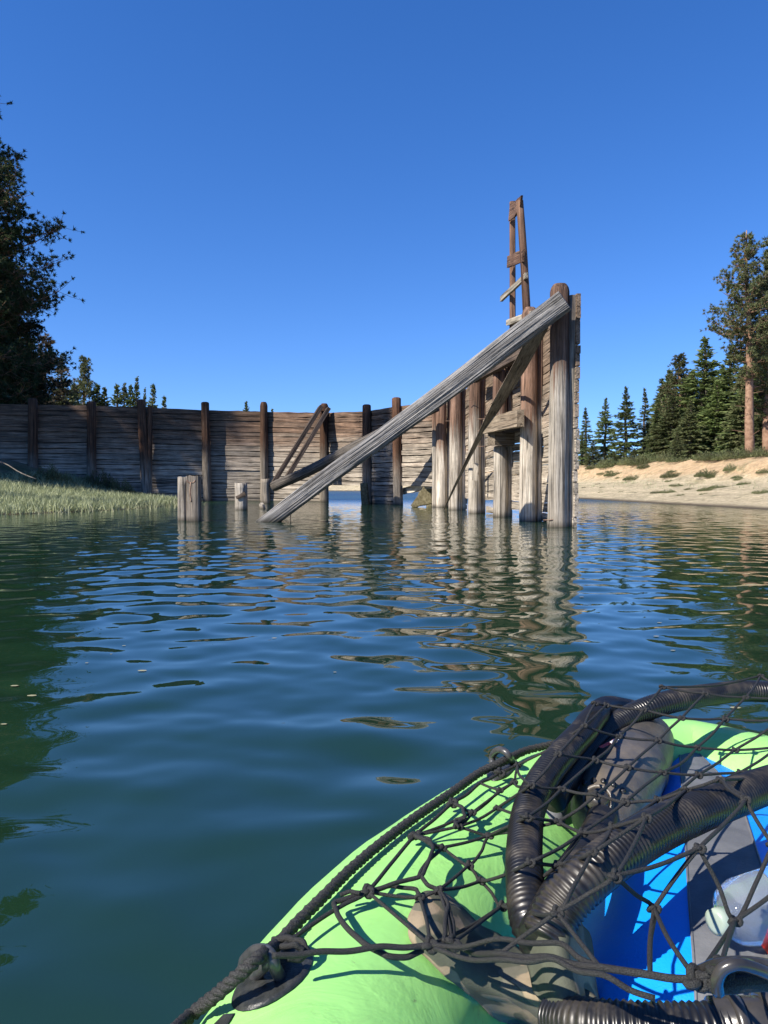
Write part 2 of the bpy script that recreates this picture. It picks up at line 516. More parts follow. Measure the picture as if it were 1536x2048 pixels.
# far wooded hills
m_hill = plain('haze_tinted_hill', (0.06, 0.10, 0.12), 1.0, (0.10, 0.145, 0.155), 0.02, spec=0.05)  # distance haze is painted into this bluish forest colour
hv, hf = [], []
nh = 90
for i in range(nh + 1):
    a = R(-62 + 124 * i / nh)
    hgt = 48 + 55 * (0.5 + 0.5 * noise.noise(Vector((i * 0.13, 2.2, 0)))) + 5 * noise.noise(Vector((i * 0.9, 5, 0)))
    for r_, z_ in ((1700, -2), (1950, hgt * .7), (2200, hgt), (2600, -2)):
        hv.append((math.sin(a) * r_, math.cos(a) * r_, z_))
for i in range(nh):
    for k in range(3):
        hf.append((i * 4 + k, i * 4 + k + 4, i * 4 + k + 5, i * 4 + k + 1))
tag(mk('hills', hv, hf, m_hill), kind='structure')

# ------------------------------------------------------------------ water
wx = [0.0]
while wx[-1] < 60: wx.append(wx[-1] + 0.024 + 0.0085 * max(0, wx[-1] - 1.0))
wx = np.array([-x for x in wx[:0:-1]] + wx)
wy = [-1.5]
while wy[-1] < 110: wy.append(wy[-1] + 0.022 + 0.009 * max(0, wy[-1] - 2.0))
wy = np.array(wy)
X, Y = np.meshgrid(wx, wy)
spx = np.gradient(wx)[None, :]; spy = np.gradient(wy)[:, None]
rs = np.random.RandomState(11)
Z = np.zeros(X.shape)
nw = 160
for k in range(nw):
    lam = 0.105 * (7.0 ** rs.uniform(0, 1))
    th = rs.normal(0, 0.78) + (0.12 if k % 2 else -0.25)
    kx, ky = math.sin(th) * 2 * math.pi / lam, math.cos(th) * 2 * math.pi / lam
    slope = 0.0072 * (1.25 if 0.25 < lam < 0.65 else 0.75)
    A = slope * lam / (2 * math.pi)
    cell = np.maximum(np.abs(kx) * spx, np.abs(ky) * spy) / (2 * math.pi)
    fade = np.clip((0.36 - cell) / 0.10, 0, 1)
    ph = kx * X + ky * Y + rs.uniform(0, 6.28)
    Z += fade * A * (np.sin(ph) + 0.18 * np.sin(2 * ph + 0.6))
# gusty patches: calmer and livelier areas, and calm right beside the boat
gust = 0.85 + 0.45 * vnoise(X, Y, 0.35, 21)
near = np.clip((Y - 0.6) / 3.0, 0, 1)
Z *= gust * (0.85 + 0.15 * near)
nx, ny = len(wx), len(wy)
idx = np.arange(nx * ny).reshape(ny, nx)
quads = np.stack([idx[:-1, :-1].ravel(), idx[:-1, 1:].ravel(), idx[1:, 1:].ravel(), idx[1:, :-1].ravel()], 1)
m_water, nt, b = nodes_of('lake_water')
geo = nt.nodes.new('ShaderNodeNewGeometry'); pos = geo.outputs['Position']
b.inputs['Base Color'].default_value = (0.0045, 0.030, 0.030, 1)
body = mixc(nt, noise_(nt, pos, 1.3, 3), (0.007, 0.023, 0.011), (0.010, 0.032, 0.016))
nt.links.new(body, b.inputs['Base Color'])
b.inputs['IOR'].default_value = 1.68
w1 = noise_(nt, scaled(nt, pos, (1.2, 4.2, 1)), 1.0, 3, 0.55, 0.3)
w2 = noise_(nt, scaled(nt, pos, (4.0, 13.0, 1)), 1.0, 2, 0.5)
sep = nt.nodes.new('ShaderNodeSeparateXYZ'); nt.links.new(pos, sep.inputs[0])
far = N(nt, 'ShaderNodeMapRange'); far.inputs[1].default_value = 5; far.inputs[2].default_value = 22
far.inputs[3].default_value = 0.02; far.inputs[4].default_value = 1.0
nt.links.new(sep.outputs[1], far.inputs[0])
hgt = math_(nt, 'ADD', math_(nt, 'MULTIPLY', w1, 0.016), math_(nt, 'MULTIPLY', w2, 0.0045))
far2 = N(nt, 'ShaderNodeMapRange'); far2.inputs[1].default_value = 27; far2.inputs[2].default_value = 40
far2.inputs[3].default_value = 1.0; far2.inputs[4].default_value = 4.0
nt.links.new(sep.outputs[1], far2.inputs[0])
hgt = math_(nt, 'MULTIPLY', math_(nt, 'MULTIPLY', hgt, far.outputs[0]), far2.outputs[0])
rgh = N(nt, 'ShaderNodeMapRange'); rgh.inputs[1].default_value = 24; rgh.inputs[2].default_value = 36; rgh.inputs[3].default_value = 0.015; rgh.inputs[4].default_value = 0.30
nt.links.new(sep.outputs[1], rgh.inputs[0]); nt.links.new(rgh.outputs[0], b.inputs['Roughness'])
bp = N(nt, 'ShaderNodeBump', Strength=1.0, Distance=1.0); nt.links.new(hgt, bp.inputs['Height']); nt.links.new(bp.outputs[0], b.inputs['Normal'])
tag(np_mesh('water', np.stack([X.ravel(), Y.ravel(), Z.ravel()], 1), quads, m_water), kind='structure')
# the flat rest of the lake round the rippled sheet
ov, of = [], []
xa, xb, ya, yb = wx[0], wx[-1], wy[0], wy[-1]
for (x0, y0, x1, y1) in ((-4000, -60, xa, 1500), (xb, -60, 4000, 1500), (xa, -60, xb, ya), (xa, yb, xb, 1500)):
    i = len(ov); ov += [(x0, y0, -0.006), (x1, y0, -0.006), (x1, y1, -0.006), (x0, y1, -0.006)]; of.append((i, i + 1, i + 2, i + 3))
tag(mk('lake_surface', ov, of, m_water, flat=True), kind='structure')

rs = np.random.RandomState(3)
n = 260
fx = rs.uniform(-7, 5, n); fy = 2.2 + 14 * rs.uniform(0, 1, n) ** 1.3
fr_ = rs.uniform(.003, .011, n); fa = rs.uniform(0, 6.28, n)
ix = np.clip(np.searchsorted(wx, fx), 1, len(wx) - 2); iy = np.clip(np.searchsorted(wy, fy), 1, len(wy) - 2)
fz = Z[iy, ix] + .003
ang = np.linspace(0, 2 * math.pi, 7)[:6]
co = np.stack([fx[:, None] + fr_[:, None] * 1.8 * np.cos(ang + fa[:, None]), fy[:, None] + fr_[:, None] * np.sin(ang + fa[:, None]), fz[:, None] + 0 * ang], 2).reshape(-1, 3)
tris = np.concatenate([np.stack([np.arange(n) * 6, np.arange(n) * 6 + k, np.arange(n) * 6 + k + 1], 1) for k in range(1, 5)])
tag(np_mesh('floating_flecks', co, None, plain('weed_flecks', (0.25, 0.24, 0.14), 0.8), None, False, tris), 'tiny flecks of weed and pollen floating on the water', 'flecks', kind='stuff')

# ------------------------------------------------------------------ the long curved plank wall
# (photo x, distance, photo y of top)
LW = [(-330, 30.0, 803), (-120, 30.6, 805), (65, 31.2, 809), (182, 31.8, 811), (287, 32.3, 814), (410, 32.7, 820), (527, 32.8, 823),
      (648, 31.6, 825), (735, 29.3, 822), (795, 27.3, 812), (878, 24.6, 803)]
def top_pt(px, d, py): return D(px, py, d)
wallroot = empty('plank_wall', (D(410, 968, 32.7).x, 32.7, 0), 'long curved wall of weathered horizontal planks with round posts across the channel', 'timber wall')
tops = [top_pt(*q) for q in LW]
rows = 20
seed = 0
rr = random.Random(3)
edges = [0]
for k in range(rows): edges.append(edges[-1] + rr.uniform(0.75, 1.25))
edges = [e / edges[-1] for e in edges]
for s in range(len(LW) - 1):
    A, B = tops[s], tops[s + 1]
    a2, b2 = Vector((A.x, A.y, 0)), Vector((B.x, B.y, 0))
    if s < 2: nrow0 = 0
    for k in range(rows):
        zA0, zA1 = -0.25 + edges[k] * (A.z + 0.25), -0.25 + edges[k + 1] * (A.z + 0.25)
        zB0, zB1 = -0.25 + edges[k] * (B.z + 0.25), -0.25 + edges[k + 1] * (B.z + 0.25)
        zm = (zA0 + zB0) / 2
        if s in (7, 9) and zm < 0.66: continue          # openings low in the wall
        gmid = h1((A.x + B.x) / 2, (A.y + B.y) / 2)
        if zm + 0.3 < min(gmid, h1(A.x, A.y), h1(B.x, B.y)): continue
        seed += 1
        dz = rr.uniform(-0.008, 0.008)
        dy = rr.uniform(-0.028, 0.028)
        gap = 0.016 + rr.random() * 0.018
        n_ = (b2 - a2).normalized(); side = Vector((n_.y, -n_.x, 0))
        p0 = Vector((A.x, A.y, (zA0 + zA1) / 2 + dz)) + side * dy
        p1 = Vector((B.x, B.y, (zB0 + zB1) / 2 + dz)) + side * dy
        board('plank', p0, p1, (0, 0, 1), zA1 - zA0 - gap, zB1 - zB0 - gap, 0.07, M_plank, wallroot, seed, jit=0.013, seg=7)
# dark boards added behind the joints to keep daylight out
for s in range(len(LW) - 1):
    A, B = tops[s], tops[s + 1]
    n_ = (Vector((B.x, B.y, 0)) - Vector((A.x, A.y, 0))).normalized(); side = Vector((-n_.y, n_.x, 0)) * 0.075
    lo = 0.70 if s in (7, 9) else -0.25
    hA, hB = A.z - 0.06, B.z - 0.06
    board('backing_board', Vector((A.x, A.y, (hA + lo) / 2)) + side, Vector((B.x, B.y, (hB + lo) / 2)) + side, (0, 0, 1), hA - lo, hB - lo, 0.03, M_dkboard, wallroot, 900 + s, jit=0.0)

# round posts in front of it: (photo x top, photo x base, photo y top, distance, radius)
for i, (xt, xb_, yt, d, r_) in enumerate([(65, 65, 797, 30.9, .19), (182, 183, 803, 31.5, .19), (282, 295, 799, 31.9, .19), (410, 415, 804, 32.4, .18), (527, 528, 804, 32.5, .17),
                                        (648, 648, 807, 31.3, .185), (733, 734, 809, 29.0, .175), (793, 797, 795, 27.0, .17)]):
    t = D(xt, yt, d); bb = D(xb_, 968, d); bb.z = -0.6
    log('post', bb, t, r_ * 1.04, r_ * 0.95, M_post, wallroot, 20 + i, n=30, furrow=0.045, fq=8, top_round=0.05 if i not in (4, 5) else 0.18)
t = D(300, 811, 31.9); bb = D(299, 968, 31.9); bb.z = -.4
log('post', bb, t, .085, .085, M_post, wallroot, 40, n=12, square=1, furrow=0.02)
# the stiffening braces against the post
board('brace', D(641, 814, 31.0), D(543, 972, 28.9), (0.5, -0.2, 0.6), .27, .27, .16, M_dkboard, wallroot, 31)
board('brace', D(656, 818, 31.0), D(573, 956, 28.9), (0.5, -0.2, 0.6), .27, .27, .16, M_dkboard, wallroot, 32)

# ------------------------------------------------------------------ the wing wall with its piles
PL = [  # photo x centre, base y, radius, top z, 
    (1117, 1055, .175, 4.20), (1056.5, 1043, .167, 4.28), (1000, 1034, .166, 1.62), (949.5, 1027, .160, 3.72), (911, 1020, .178, 3.66), (883, 1015, .178, 3.60)]
cent = []
for (px, by, r_, zt) in PL:
    f0 = P(px, by, 0); d = f0.y + r_
    cent.append(Vector(((px - 768) / F * d * 1.0, d, 0)))
wing = empty('wing_wall', (cent[2].x + .3, cent[2].y, 0), 'tall bleached plank wing wall running away from the camera behind a row of round piles', 'timber wall')
def wing_side(i):
    a = cent[max(i - 1, 0)]; b_ = cent[min(i + 1, len(cent) - 1)]
    n_ = (b_ - a).normalized()
    return Vector((n_.y, -n_.x, 0))
wp = [cent[i] + wing_side(i) * (PL[i][2] + 0.135) for i in range(6)]
wp[0] = wp[0] + (wp[0] - wp[1]).normalized() * 0.16 - wing_side(0) * .045
wp.append(Vector((D(891, 968, 25.0).x, 25.0, 0)))
wtop = [4.02, 3.96, 3.9, 3.62, 3.5, 3.5, 3.5]
wbot = [0.08, 0.2, 0.36, 0.30, 0.05, -.3]
for s in range(6):
    A, B = wp[s], wp[s + 1]
    for k in range(20):
        zA0, zA1 = 0.0 + edges[k] * wtop[s], edges[k + 1] * wtop[s]
        zB0, zB1 = 0.0 + edges[k] * wtop[s + 1], edges[k + 1] * wtop[s + 1]
        if (zA0 + zB0) / 2 < wbot[s] - 0.1: continue
        seed += 1
        n_ = (B - A).normalized(); side = Vector((n_.y, -n_.x, 0)); dy = rr.uniform(-0.014, 0.014)
        ext = n_ * rr.uniform(-0.02, 0.015) if s == 0 else Vector((0, 0, 0))
        board('plank', Vector((A.x, A.y, (zA0 + zA1) / 2)) + side * dy + ext, Vector((B.x, B.y, (zB0 + zB1) / 2)) + side * dy, (0, 0, 1),
              zA1 - zA0 - .016, zB1 - zB0 - .016, 0.07, M_wing, wing, seed, jit=0.013, seg=7)
# one loose low plank left in the third bay
A, B = wp[2].lerp(wp[3], .05), wp[2].lerp(wp[3], .95)
board('plank', Vector((A.x, A.y, .06)), Vector((B.x, B.y, .10)), (0, 0, 1), .13, .15, .06, M_wing, wing, 777)
# battens between piles and planks
for i in range(6):
    s_ = wing_side(i)
    c = cent[i] + s_ * (PL[i][2] + 0.055)
    zt = [4.0, 3.95, 3.6, 3.6, 3.5, 3.45][i]
    if i == 0: c = c + Vector((0, -0.02, 0))
    log('batten', Vector((c.x, c.y, -.5)), Vector((c.x, c.y, zt)), .075 if i == 0 else .060, .070 if i == 0 else .056, M_batten if i == 0 else M_pile, wing, 60 + i, n=12, square=1, furrow=.02)
    n_ = Vector((-s_.y, s_.x, 0))
    if i in (4, 5):
        c2 = c - s_ * .05 + n_ * 0.8
        log('batten', Vector((c2.x, c2.y, -.5)), Vector((c2.x, c2.y, 3.4)), .08, .075, M_pile, wing, 70 + i, n=12, square=1, furrow=.02)
c = D(869, 968, 24.3)
log('batten', Vector((c.x, c.y, -.5)), Vector((c.x, c.y, 3.3)), .085, .08, M_pile, wing, 79, n=12, square=.7, furrow=.02)
for i, (px, by, r_, zt) in enumerate(PL):
    c = cent[i]
    log('pile', Vector((c.x, c.y, -.9)), Vector((c.x, c.y, zt)), r_ * 1.05, r_ * .93, M_pile, wing, 50 + i, n=40, furrow=.05, fq=9, top_round=.14 if i < 2 else .03, bend=.03)
# split upper post above the third pile
c = cent[2]
log('post', Vector((c.x - .02, c.y, 1.9)), Vector((c.x - .02, c.y, 3.45)), .165, .15, M_pile, wing, 58, n=20, furrow=.07, square=.35, top_jag=.2)
log('post', Vector((c.x + .20, c.y + .1, 1.9)), Vector((c.x + .20, c.y + .1, 3.25)), .07, .06, M_pile, wing, 59, n=10, square=.8)
# walers and the cap block
def zt_board(name, a, b_, h_, th, mat_, sd, w1=None):
    return board(name, a, b_, (0, 0, 1), h_, w1 or h_, th, mat_, wing, sd, jit=.006)
zt_board('waler', D(1046, 704, 15.05), D(948, 758, 18.9), .20, .14, M_dkboard, 90)
zt_board('waler', D(1033, 699, 15.6) + Vector((.2, .1, 0)), D(985, 728, 17.4) + Vector((.22, .1, 0)), .16, .16, M_dkboard, 91)
zt_board('waler', D(1041, 836, 14.75), D(972, 853, 17.3), .33, .15, M_brace, 92)
zt_board('waler', D(1040, 850, 15.1) + Vector((.2, 0, 0)), D(985, 858, 17.3) + Vector((.25, 0, 0)), .22, .16, M_dkboard, 93)
board('cap_block', cent[2] + Vector((-.24, -.25, 1.77)), cent[2] + Vector((.24, -.05, 1.77)), (0, 0, 1), .29, .29, .30, M_brace, wing, 94)
board('cap_block', cent[2] + Vector((.20, -.28, 2.02)), cent[2] + Vector((.36, .35, 2.02)), (0, 0, 1), .22, .22, .12, M_brace, wing, 95)
board('nailed_block', D(952, 926, 18.75), D(949, 961, 18.75), (1, 0, 0), .125, .12, .05, M_pale, wing, 96)
# spikes left standing out of the piles
for q, (px, py) in enumerate([(963, 838), (963, 862), (963, 893), (898, 842), (938, 800), (935, 900), (1098, 1040)]):
    d_ = {0: 18.8, 1: 18.8, 2: 18.8, 3: 22, 4: 19, 5: 20, 6: 13, 7: 12.8, 8: 12.8}[q]
    a = D(px, py, d_); v_, f_ = sweep([a + Vector((-.1, 0, 0)), a, a + Vector((.10, -.05, .01))], .009, 6)
    mk('iron_spike', v_, f_, M_iron, wing)

# long tapering brace board from the wing wall down to the water
pts = [(1084, 648, 13.2, .27), (1042, 728, 14.2, .26), (996, 806, 15.8, .22), (966, 858, 17.2, .13), (934, 922, 18.9, .09), (908, 976, 20.3, .06), (888, 1019, 21.5, .035)]
bv, bf = [], []
for (px, py, d_, w_) in pts:
    c = D(px, py, d_)
    ac = Vector((0.88, 0.1, -0.475)).normalized() * w_ / 2
    th = Vector((0.1, 1, .15)).normalized() * .035
    bv += [c - ac - th, c + ac - th, c + ac + th, c - ac + th]
for i in range(len(pts) - 1):
    for q in range(4): bf.append((i * 4 + q, i * 4 + (q + 1) % 4, i * 4 + 4 + (q + 1) % 4, i * 4 + 4 + q))
bf.append((3, 2, 1, 0)); e_ = (len(pts) - 1) * 4; bf.append((e_, e_ + 1, e_ + 2, e_ + 3))
p0 = bv[0].copy(); Mx = frame_z(D(1084, 648, 13.2), D(888, 1019, 21.5))
Mx = Mx @ Matrix(((0, 0, 1, 0), (0, 1, 0, 0), (-1, 0, 0, 0), (0, 0, 0, 1))).inverted()
inv = Mx.inverted()
tag(mk('brace_board', [inv @ v for v in bv], bf, M_brace, None, Mx, flat=True),
    'tan brace board tapering from under the great beam to a point in the water', 'brace')

# ------------------------------------------------------------------ the great leaning beam
bt = D(1127, 603, 12.62); bl_ = D(533, 1043, 15.0)
ax = (bt - bl_).normalized()
tag(log('leaning_beam', bl_ - ax * .9, bt + ax * .03, .150, .182, M_beam, None, 5, n=88, furrow=.05, fq=16, square=.62, step=.12, bend=.05, hint=Vector((0.2, 1, 0.1))),
    'huge silver grey squared beam leaning from the water up to the tall end pile', 'beam')
# the second log behind it
p0, p1 = D(549, 974, 28.0), D(872, 812, 23.3)
tag(log('leaning_log', p0, p1, .185, .165, M_log, None, 6, n=20, furrow=.03, square=.3, bend=.05),
    'smaller grey round log leaning behind the great beam, its lower end on a stub', 'beam')

# ------------------------------------------------------------------ the mast on top
mast = empty('lookout_frame', (2.86, 16.0, 3.9), 'narrow red brown frame of two poles with cross boards rising above the wing wall', 'timber frame')
log('pole', D(1025, 700, 16.9), D(1025, 404, 16.9), .068, .062, M_frame, mast, 11, n=12, square=.75, step=.4, bend=.015)
log('pole', D(1053.5, 640, 15.25), D(1039, 402, 15.25), .078, .070, M_frame, mast, 12, n=12, square=.6, step=.3, bend=.03)
board('cross_board', D(1016, 524, 16.75), D(1047, 511, 15.1), (0, 0, 1), .24, .24, .045, M_frameb, mast, 1)
board('cross_board', D(1020, 424, 16.75), D(1032, 418, 16.0), (0, 0, 1), .36, .30, .04, M_frameb, mast, 2, end_skew=.1)
board('cross_board', D(1031, 418, 16.0), D(1043, 402, 15.1), (0, 0, 1), .30, .20, .045, M_frameb, mast, 3, end_skew=.12)
tag(board('cross_board', D(1003, 598, 17.4), D(1053, 551, 15.05), (0, 0, 1), .11, .11, .06, M_wgrey, mast, 4), 'thin bleached cross board')
tag(board('cross_board', D(1016, 646, 17.0), D(1066, 627, 14.9), (0, 0, 1), .12, .11, .09, M_wgrey, mast, 5), 'short grey foot board')
v_, f_ = sweep([D(1024, 414, 16.6) + Vector((.035 * math.cos(a), 0, .035 * math.sin(a))) for a in np.linspace(.6, 5.6, 12)], .011, 6)
mk('iron_hook', v_, f_, M_iron, mast)

# ------------------------------------------------------------------ stubs in the water
def stub(px, base, d_off, r_, ytop, label, sd, sq=0.2, lean=0.0, mat_=None, jag=.03, name='stub_pile'):
    f0 = P(px, base, 0); d = f0.y + r_
    x = (px - 768) / F * d
    zt = CAM_H + (968 - ytop) / F * d
    return tag(log(name, Vector((x - lean, d + d_off, -.7)), Vector((x, d + d_off, zt)), r_ * 1.03, r_ * .97, mat_ or M_stub, None, sd, n=22, furrow=.06, square=sq, step=.15, top_jag=jag), label, 'pile')
stub(367, 1042, 0, .115, 954, 'pale round half of the paired stub piles, left of the iron ring', 101)
s2 = stub(387, 1043, .03, .135, 952, 'dark flat faced stub pile carrying an iron ring and rusty strap', 102, sq=.75, mat_=M_post)
stub(482, 1020, 0, .185, 966, 'short pale stub pile with a black notch, alone in the shallow reeds', 103, sq=.1)
stub(531, 1007, 0, .18, 958, 'low grey stub pile at the foot of the smaller leaning log', 104, sq=.35, mat_=M_post)
stub(859, 1012, 0, .115, 970, 'mossy brown stub beside the far opening in the wall', 105, sq=.6, mat_=M_moss)
stub(728, 1008, 0, .15, 966, 'broken stump leaning against the dark post by the wide opening', 106, sq=.5, lean=-.12, mat_=M_moss)
# iron ring and strap on the dark stub
c = D(383, 962, 14.83)
iron = empty('mooring_ring', c, 'rusty iron ring and hanging strap bolted to the dark stub pile', 'iron ring')
v_, f_ = sweep([c + Vector((.075 * math.cos(a), -.02, .05 * math.sin(a) + .01)) for a in np.linspace(R(170), R(370), 14)], .016, 8)
mk('ring', v_, f_, M_iron, iron)
v_, f_ = sweep(spline([c + Vector((.0, -.03, -.02)), c + Vector((-.015, -.04, -.2)), c + Vector((.0, -.035, -.42))], 10)[0], .017, 7)
mk('strap', v_, f_, M_iron, iron)
# the notch board on the pale stub: a broken splinter
c = P(482, 1020, 0); c.z = .38; c.y -= .02
tag(board('splinter', c + Vector((-.13, 0, -.03)), c + Vector((.14, -.03, .10)), (0, 0, 1), .08, .12, .05, M_dkboard, None, 7),
    'dark wedge shaped splinter stuck across the pale stub pile', 'wood splinter')
# weed covered slab by the far opening
tag(board('mossy_slab', D(824, 1012, 24.2), D(858, 990, 24.4), (0, .3, 1), .10, .62, .12, M_moss, None, 8, jit=.03),
    'weed covered slab sloping out of the water at the far opening', 'slab')
tag(board('low_rail', D(806, 983, 27.4), D(862, 970, 25.4), (0, 0, 1), .22, .24, .1, M_pale, None, 9, jit=.02),
    'bleached rail slanting across the far opening under the planks', 'rail')
# thin rod, broken butt at the beam foot
a = P(581, 1043, 0)
v_, f_ = sweep([a + Vector((0, 0, -.3)), a + Vector((.004, 0, .05)), a + Vector((-.004, 0, .2))], .009, 6)
tag(mk('iron_rod', v_, f_, M_iron), 'thin dark rod sticking out of the water right of the beam foot', 'rod')
a = P(524, 1018, 0)
tag(log('broken_butt', a + Vector((.1, .2, -.3)), a + Vector((-.02, 0, .16)), .09, .07, M_stub, None, 44, n=12, furrow=.1, top_jag=.06), 'small broken timber butt beside the foot of the great beam', 'timber butt')
# thin stick on the bank at far left

# ------------------------------------------------------------------ trees
def leafmat(name, c1, c2, c3):
    m, nt, b = nodes_of(name)
    geo = nt.nodes.new('ShaderNodeNewGeometry'); oi = nt.nodes.new('ShaderNodeObjectInfo')
    tc = nt.nodes.new('ShaderNodeTexCoord')
    col = mixc(nt, geo.outputs['Random Per Island'], c1, c2)
    n_ = ramp(nt, noise_(nt, tc.outputs['Object'], 0.7, 3), [(0.45, 0.0), (0.65, 1.0)])
    col = mixc(nt, math_(nt, 'MULTIPLY', n_, 0.5), col, c3)
    var = math_(nt, 'ADD', math_(nt, 'MULTIPLY', oi.outputs['Random'], 0.7), 0.65)
    vv = nt.nodes.new('ShaderNodeCombineXYZ')
    for i in range(3): nt.links.new(var, vv.inputs[i])
    col = mixc(nt, 1.0, col, vv.outputs[0], 'MULTIPLY')
    nt.links.new(col, b.inputs['Base Color'])
    b.inputs['Roughness'].default_value = 0.6; b.inputs['Specular IOR Level'].default_value = 0.2
    tr = nt.nodes.new('ShaderNodeBsdfTranslucent'); nt.links.new(col, tr.inputs[0])
    mx = nt.nodes.new('ShaderNodeMixShader'); mx.inputs[0].default_value = 0.25
    out = [n for n in nt.nodes if n.type == 'OUTPUT_MATERIAL'][0]
    nt.links.new(b.outputs[0], mx.inputs[1]); nt.links.new(tr.outputs[0], mx.inputs[2]); nt.links.new(mx.outputs[0], out.inputs[0])
    return m
L_fir = leafmat('fir_needles', (0.065, 0.105, 0.034), (0.18, 0.225, 0.08), (0.20, 0.225, 0.085))
L_pine = leafmat('pine_needles', (0.06, 0.085, 0.035), (0.15, 0.165, 0.07), (0.17, 0.165, 0.08))
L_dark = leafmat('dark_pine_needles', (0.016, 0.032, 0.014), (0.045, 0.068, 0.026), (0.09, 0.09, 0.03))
L_dry = leafmat('dry_needles', (0.09, 0.065, 0.04), (0.16, 0.115, 0.075), (0.06, 0.075, 0.035))
M_bark = plain('pine_bark', (0.17, 0.10, 0.065), 0.95, (0.33, 0.21, 0.14), 5, 1.0, 0.1, 14)
M_dbark = plain('grey_bark', (0.09, 0.07, 0.055), 0.95, (0.18, 0.15, 0.12), 5, 1.0, 0.1, 14)
M_shrub = leafmat('shrub_leaves', (0.07, 0.09, 0.035), (0.17, 0.18, 0.08), (0.22, 0.22, 0.11))

def rot_rand(rs, n):
    v = rs.normal(size=(n, 3)); return v / np.linalg.norm(v, axis=1, keepdims=True)

def blades(cen, dirs, ln, wd, rs):
    """thin diamond leaves: centre base cen, direction dirs"""
    n = len(cen)
    s = np.cross(dirs, rot_rand(rs, n)); s /= np.linalg.norm(s, axis=1, keepdims=True) + 1e-9
    ln = np.broadcast_to(ln, (n,))[:, None]; wd = np.broadcast_to(wd, (n,))[:, None]
    a = cen; b_ = cen + dirs * ln * .45 + s * wd; c_ = cen + dirs * ln; d_ = cen + dirs * ln * .45 - s * wd
    co = np.stack([a, b_, c_, d_], 1).reshape(-1, 3)
    q = np.arange(4 * n).reshape(n, 4)
    return co, q

def wood_tubes(lines, n=5):
    vs, fs = [], []
    for path, r0, r1 in lines:
        k = len(path)
        v, f = sweep(path, lambda i: r0 + (r1 - r0) * i / (k - 1), n, cap=False)
        o_ = len(vs); vs += v; fs += [tuple(q + o_ for q in t) for t in f]
    return vs, fs

